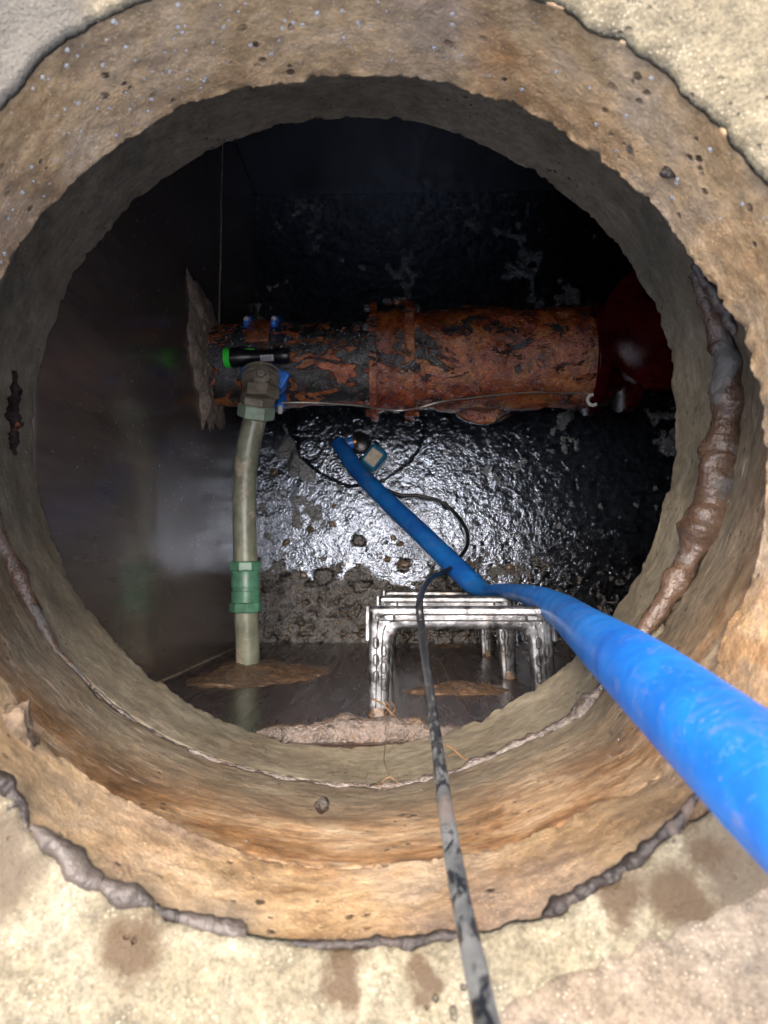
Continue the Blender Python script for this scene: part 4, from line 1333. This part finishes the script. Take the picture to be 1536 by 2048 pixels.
# ------------------------------------------------------------------ step irons
def build_step(z, yf, label):
    root = empty('step_iron', (0, YN, z), label, 'step iron', 'step irons on the near wall')
    x0, x1 = -.049, .191
    w = .0285; t = .016; rc = .022
    # outline in (x, y), y: wall at YN-.02 -> front yf
    out = [(x0 - .001, YN - .02), (x0, yf - .004), (x0 + .004, yf), (x1 - .004, yf), (x1, yf - .004), (x1 + .006, YN - .02)]
    inn = [(x1 + .006 - w * .9, YN - .02)]
    for k in range(7):
        a = math.radians(90 * k / 6); inn.append((x1 - w - rc + rc * math.cos(a), yf - w * 1.05 - rc + rc * math.sin(a)))
    for k in range(7):
        a = math.radians(90 + 90 * k / 6); inn.append((x0 + w + rc + rc * math.cos(a), yf - w * 1.05 - rc + rc * math.sin(a)))
    inn.append((x0 + w * .85, YN - .02))
    # build as strips so that faces are quads: pair outer and inner by parameter
    def resample(poly, n):
        d = [0]
        for a, b in zip(poly[:-1], poly[1:]): d.append(d[-1] + math.dist(a, b))
        s = np.linspace(0, d[-1], n)
        return list(zip(np.interp(s, d, [p[0] for p in poly]), np.interp(s, d, [p[1] for p in poly])))
    innr = inn[::-1]
    n = 80
    # split the outline in three runs so that corners stay aligned
    o_runs = [out[0:2], out[1:5], out[4:6]]
    cornerL, cornerR = 1 + 3, 1 + 7 + 3
    i_runs = [innr[0:5], innr[4:12], innr[11:16]]
    A, B = [], []
    for ro, ri, m in zip(o_runs, i_runs, (24, 50, 24)):
        A += resample(ro, m); B += resample(ri, m)
    prof = [(0.0, 0.0), (0.0, -t), (1.0, -t), (1.0, 0.0)]
    V = []; F_ = []
    fr = [(0.06, 0), (.14, .0012), (.34, .0012), (.40, -.0008), (.60, -.0008), (.66, .0012), (.86, .0012), (.94, 0), (1.0, -.0025), (1.0, -t), (.9, -t), (.1, -t), (0, -t), (0, -.0025)]
    m = len(fr)
    for (a, b) in zip(A, B):
        for (f, h) in fr:
            V.append((a[0] + (b[0] - a[0]) * f, a[1] + (b[1] - a[1]) * f, z + h))
    for i in range(len(A) - 1):
        for k in range(m):
            k2 = (k + 1) % m
            F_.append((i * m + k, i * m + k2, (i + 1) * m + k2, (i + 1) * m + k))
    F_.append(tuple(range(m - 1, -1, -1))); F_.append(tuple((len(A) - 1) * m + k for k in range(m)))
    o = mesh_obj('step_frame', V, F_, M['step'], root, True)
    shade_auto(o, 35)
    # raised side lips at both ends of the tread
    for (x, s) in ((x0 - .0015, -1), (x1 + .0025, 1)):
        mb = MB(); mb.box((x, yf - .022, z + .001), (.006, .046, .026))
        mb.obj('side_lip', M['step'], root, False, bevel=.0015)
    # ovals on the legs
    for side, xc in ((0, x0 + w * .32), (1, x0 + w * .68), (0, x1 - w * .68 + .002), (1, x1 - w * .32 + .002)):
        for j in range(3):
            yy = yf - .048 - side * .010 - j * .022
            if yy < YN + .012: continue
            pts = []
            for k in range(16):
                a = 2 * math.pi * k / 16
                pts.append(Vector((xc + .0030 * math.cos(a), yy + .0042 * math.sin(a) + (.0030 if math.sin(a) > 0 else -.0030), z + .0012)))
            pts.append(pts[0])
            tube('grip_oval', pts, [.0012] * 17, M['groove'], root, 5, 1)
    # long grip ridges on the tread
    yc = yf - w * .5
    for (xa, xb) in ((x0 + .012, x0 + .030), (x0 + .036, x1 - .036), (x1 - .030, x1 - .012)):
        pts = []
        for k in range(24):
            a = 2 * math.pi * k / 24
            pts.append(Vector(((xb if math.cos(a) > 0 else xa) + .004 * math.cos(a), yc + .0042 * math.sin(a), z + .0008)))
        pts.append(pts[0])
        tube('grip_ridge', pts, [.0010] * 25, M['groove'], root, 5, 1)
    # sleeves where the legs enter the wall
    for x in (x0 + w * .42, x1 - w * .40 + .004):
        mb = MB(); mb.lathe((x, YN - .01, z - t * .45), (0, 1, 0), [(0, .0135), (.014, .0130), (.018, .0115), (.022, .010)], 20)
        mb.obj('wall_sleeve', M['mortarwet'], root, True, noise=.0015, nscale=90)
    local(root)
    return root


for (d, yf, lab) in ((1.0, -.046, 'topmost wet metal step iron with the black cable draped over its tread'),
                     (1.36, -.044, 'second wet metal step iron just below the topmost one'),
                     (1.72, -.043, 'lowest wet metal step iron near the chamber floor')):
    build_step(CZ - d, yf, lab)

# ------------------------------------------------------------------ blue hose
hp = [(676, 886, 1.985, .0195), (692, 908, 1.96, .021), (716, 942, 1.92, .0215), (760, 988, 1.85, .022), (810, 1036, 1.78, .0225), (858, 1082, 1.71, .023), (905, 1128, 1.64, .0235), (938, 1160, 1.59, .0235),
      (956, 1174, 1.56, .020), (975, 1182, 1.50, .013), (1003, 1181, 1.40, .0125), (1040, 1186, 1.25, .0145), (1085, 1201, 1.08, .019), (1128, 1226, .95, .0225), (1168, 1257, .78, .023), (1210, 1290, .63, .0235), (1268, 1335, .50, .0235), (1345, 1400, .41, .0235), (1440, 1482, .345, .0235), (1560, 1590, .295, .0235), (1760, 1770, .25, .0235), (2100, 2060, .21, .0235), (2700, 2400, .185, .0235)]
pts = [P(a, b, d) for a, b, d, r in hp]
last = pts[-1]
hosept = pts + [last + Vector((.25, -.08, -.02)), last + Vector((.55, -.20, -.12)), last + Vector((.9, -.36, last.z * -1 + .06 if False else -.16)), last + Vector((2.2, -1.0, -.165))]
hoser = [h[3] for h in hp] + [.0235] * 4
tube('blue_hose', hosept, hoser, M['hose'], None, 40, 10, noise=0.010, nscale=22,
     label='bright blue layflat hose rising from the sump past the step irons and out at right', cat='hose')
# pump in the sump: blue elbow fitting and box with label
pump = empty('submersible_pump', P(745, 915, 2.02), 'small blue sump pump with cream label beside the end of the blue hose', 'pump')
R = Matrix.Rotation(math.radians(-38), 3, 'Z')
c = P(748, 918, 2.02)
mb = MB(); mb.box(c, (.052, .068, .07), R)
mb.obj('pump_body', M['pumpblue'], pump, False, bevel=.010)
mb = MB(); mb.box(c + Vector((0, 0, .0358)), (.034, .040, .0012), R)
mb.obj('paper_label', M['creamlabel'], pump, False)
a = P(684, 890, 1.99); b = P(708, 884, 1.99)
ax = (b - a).normalized()
mb = MB(); mb.lathe(a, ax, [(0, .0165), (.030, .0165), (.032, .014)], 24)
mb.obj('outlet_fitting', M['bluepaint'], pump, True)
mb = MB(); mb.lathe(a + ax * .012, ax, [(0, .0172), (.001, .018), (.006, .018), (.007, .0172)], 24)
mb.obj('hose_clip', M['wire'], pump, True)
mb = MB(); mb.lathe(a + ax * .031, ax, [(0, .014), (.008, .014)], 24)
mb.obj('brass_end', M['brass'], pump, True)
mb = MB(); mb.lathe(P(722, 892, 2.07), (0, 0, 1), [(0, .03), (.05, .03), (.055, .02)], 24)
mb.obj('motor_housing', M['torchblack'], pump, True)
local(pump)
mb = MB(); q = P(657, 921, 2.032)  # solid strip added for a white streak of unknown origin
mb.box(q + Vector((0, 0, .006)), (.034, .0035, .002), Matrix.Rotation(math.radians(42), 3, 'Z'))
mb.obj('white_strip', M['whiteplastic'], None, False, label='thin white strip added for an unidentified streak over the sump beside the hose end', cat='plastic strip')

# ------------------------------------------------------------------ black cable
cp = [(762, 975, 1.99), (800, 990, 1.985), (840, 992, 1.985), (880, 1003, 1.98), (912, 1028, 1.97), (932, 1058, 1.93), (935, 1088, 1.86), (920, 1115, 1.76), (902, 1136, 1.61), (880, 1147, 1.56), (862, 1156, 1.46), (850, 1172, 1.30), (841, 1192, 1.10),
      (839, 1214, .985), (842, 1246, .975), (847, 1290, .93), (854, 1345, .86), (862, 1400, .76), (870, 1460, .665), (878, 1520, .585), (887, 1590, .51), (898, 1660, .45), (911, 1740, .40), (926, 1820, .362), (943, 1900, .33), (960, 1980, .302), (976, 2060, .278), (1010, 2200, .24), (1060, 2500, .19)]
pts = [P(a, b, d) for a, b, d in cp]
l = pts[-1]
pts += [l + Vector((.05, -.15, -.01)), l + Vector((.09, -.35, -.07)), l + Vector((.12, -.6, -.158)), l + Vector((.2, -2.0, -.165))]
tube('black_cable', pts, [.0050] * len(pts), M['cable'], None, 20, 8, noise=0.04, nscale=70,
     label='mud smeared black cable draped over the top step iron, running out at the bottom', cat='cable')


# ------------------------------------------------------------------ roots and twigs
def twig(px, rad, mat, lab, nm='root'):
    pts = [P(a, b, d) for a, b, d in px]
    tube(nm, pts, [rad * q for q in np.linspace(1, .45, len(pts))], M[mat], None, 6, 6, noise=.2, nscale=300, label=lab, cat='root', group='roots hanging in the shaft')


twig([(890, 1490, .74), (905, 1497, .735), (925, 1515, .728), (945, 1525, .722), (962, 1532, .716)], .0011, 'root', 'orange root sticking out right of the cable below the opening')
twig([(897, 1512, .74), (912, 1508, .735), (920, 1511, .73)], .0006, 'root', 'short orange rootlet forking from the root right of the cable')
twig([(745, 1398, .90), (765, 1408, .89), (785, 1428, .88), (800, 1436, .87)], .0012, 'root', 'brown root lying against the foot of the left leg of the top step')
twig([(770, 1402, .90), (778, 1412, .89), (772, 1428, .88)], .0010, 'root', 'curled brown root at the wall end of the top step iron')
twig([(783, 1405, .90), (790, 1418, .89), (782, 1430, .885), (795, 1432, .88)], .0008, 'root', 'looping fine root just left of the cable')
twig([(875, 1310, 1.1), (905, 1370, 1.0), (925, 1400, .95), (940, 1425, .90)], .0008, 'rootdark', 'long fine root hanging on the near wall right of the cable')
twig([(795, 1256, 1.45), (803, 1275, 1.4), (808, 1290, 1.38)], .0008, 'root', 'fine pale root hanging behind the top step tread')
twig([(720, 1575, .70), (730, 1560, .70), (735, 1545, .705)], .0008, 'rootdark', 'dark twig standing up from the joint mortar left of the cable')
twig([(755, 1575, .70), (775, 1555, .70), (790, 1560, .70), (800, 1572, .70)], .0008, 'root', 'arched brown twig on the joint mortar left of the cable')
twig([(740, 1572, .70), (768, 1566, .695), (795, 1568, .695)], .0009, 'rootdark', 'dark twig lying along the joint mortar left of the cable')
twig([(772, 1480, .80), (768, 1520, .76), (778, 1548, .72), (785, 1570, .70)], .0005, 'rootdark', 'hair thin root running down the slab edge left of the cable')

# ------------------------------------------------------------------ water drops
def drops_mesh(name, items, label):
    mb = MB()
    for (c, nrm, r) in items:
        nrm = Vector(nrm).normalized()
        a = nrm.orthogonal().normalized(); b = nrm.cross(a)
        V = []; n = 8
        V.append(Vector(c) + nrm * r * .55)
        for (f, h) in ((.55, .42), (.95, .0)):
            for k in range(n):
                t = 2 * math.pi * k / n
                V.append(Vector(c) + (a * math.cos(t) + b * math.sin(t)) * r * f + nrm * r * h)
        F_ = [(0, 1 + k, 1 + (k + 1) % n) for k in range(n)] + [(1 + k, 9 + k, 9 + (k + 1) % n, 1 + (k + 1) % n) for k in range(n)]
        F_.append(tuple(9 + k for k in range(n - 1, -1, -1)))
        mb.add(V, F_)
    return mb.obj(name, M['drop'], None, True, kind='stuff', label=label, cat='water drops')


items = []
for k in range(240):                                   # on the sunlit upper left of the cover ring
    px, py = random.uniform(0, 760), random.uniform(10, 600)
    if k % 5 == 0: px = random.uniform(700, 1500)
    z = random.uniform(CZ - D_RIM + .006, -.004)
    p = P(px, py, D_TOP)
    a = math.atan2(p.y - B_C.y, p.x - B_C.x)
    t = (z - (CZ - D_RIM)) / .099
    r = float(r_rim(np.array([a]))[0] * (1 - t) + r_top(np.array([a]))[0] * t) - .0006
    items.append(((B_C.x + r * math.cos(a), B_C.y + r * math.sin(a), z), (-math.cos(a), -math.sin(a), .2), random.choice([.0005, .0007, .0009, .0012, .0018])))
for k in range(420):                                   # left wall
    y = random.uniform(YN, YF * .8); z = random.uniform(ZF, ZR)
    items.append(((XL + .001, y, z), (1, 0, .1), random.uniform(.0007, .0016)))
for k in range(700):                                   # on the main
    x = random.uniform(XL, xr1); a = math.radians(random.uniform(20, 160))
    r = .089 if x < xc0 else .106
    items.append(((x, YP - .003 + r * math.cos(a), ZP + r * math.sin(a)), (0, math.cos(a), math.sin(a)), random.uniform(.0010, .0026)))
for k in range(160):                                   # shaft and slab faces
    a = random.uniform(-math.pi, math.pi); z = random.uniform(CZ - D_LOW + .01, CZ - D_RIM - .01)
    t = (z - (CZ - D_LOW)) / (D_LOW - D_JNT)
    r = float((r_low(np.array([a])) * (1 - t) + r_jnt(np.array([a])) * t)[0]) if t < 1 else float(r_jnt(np.array([a]))[0])
    r -= .001
    items.append(((A_C.x + r * math.cos(a), A_C.y + r * math.sin(a), z), (-math.cos(a), -math.sin(a), .1), random.uniform(.0005, .0011)))
drops_mesh('water_drops', items, 'clear water drops clinging to the ring, the walls and the rusty pipe')
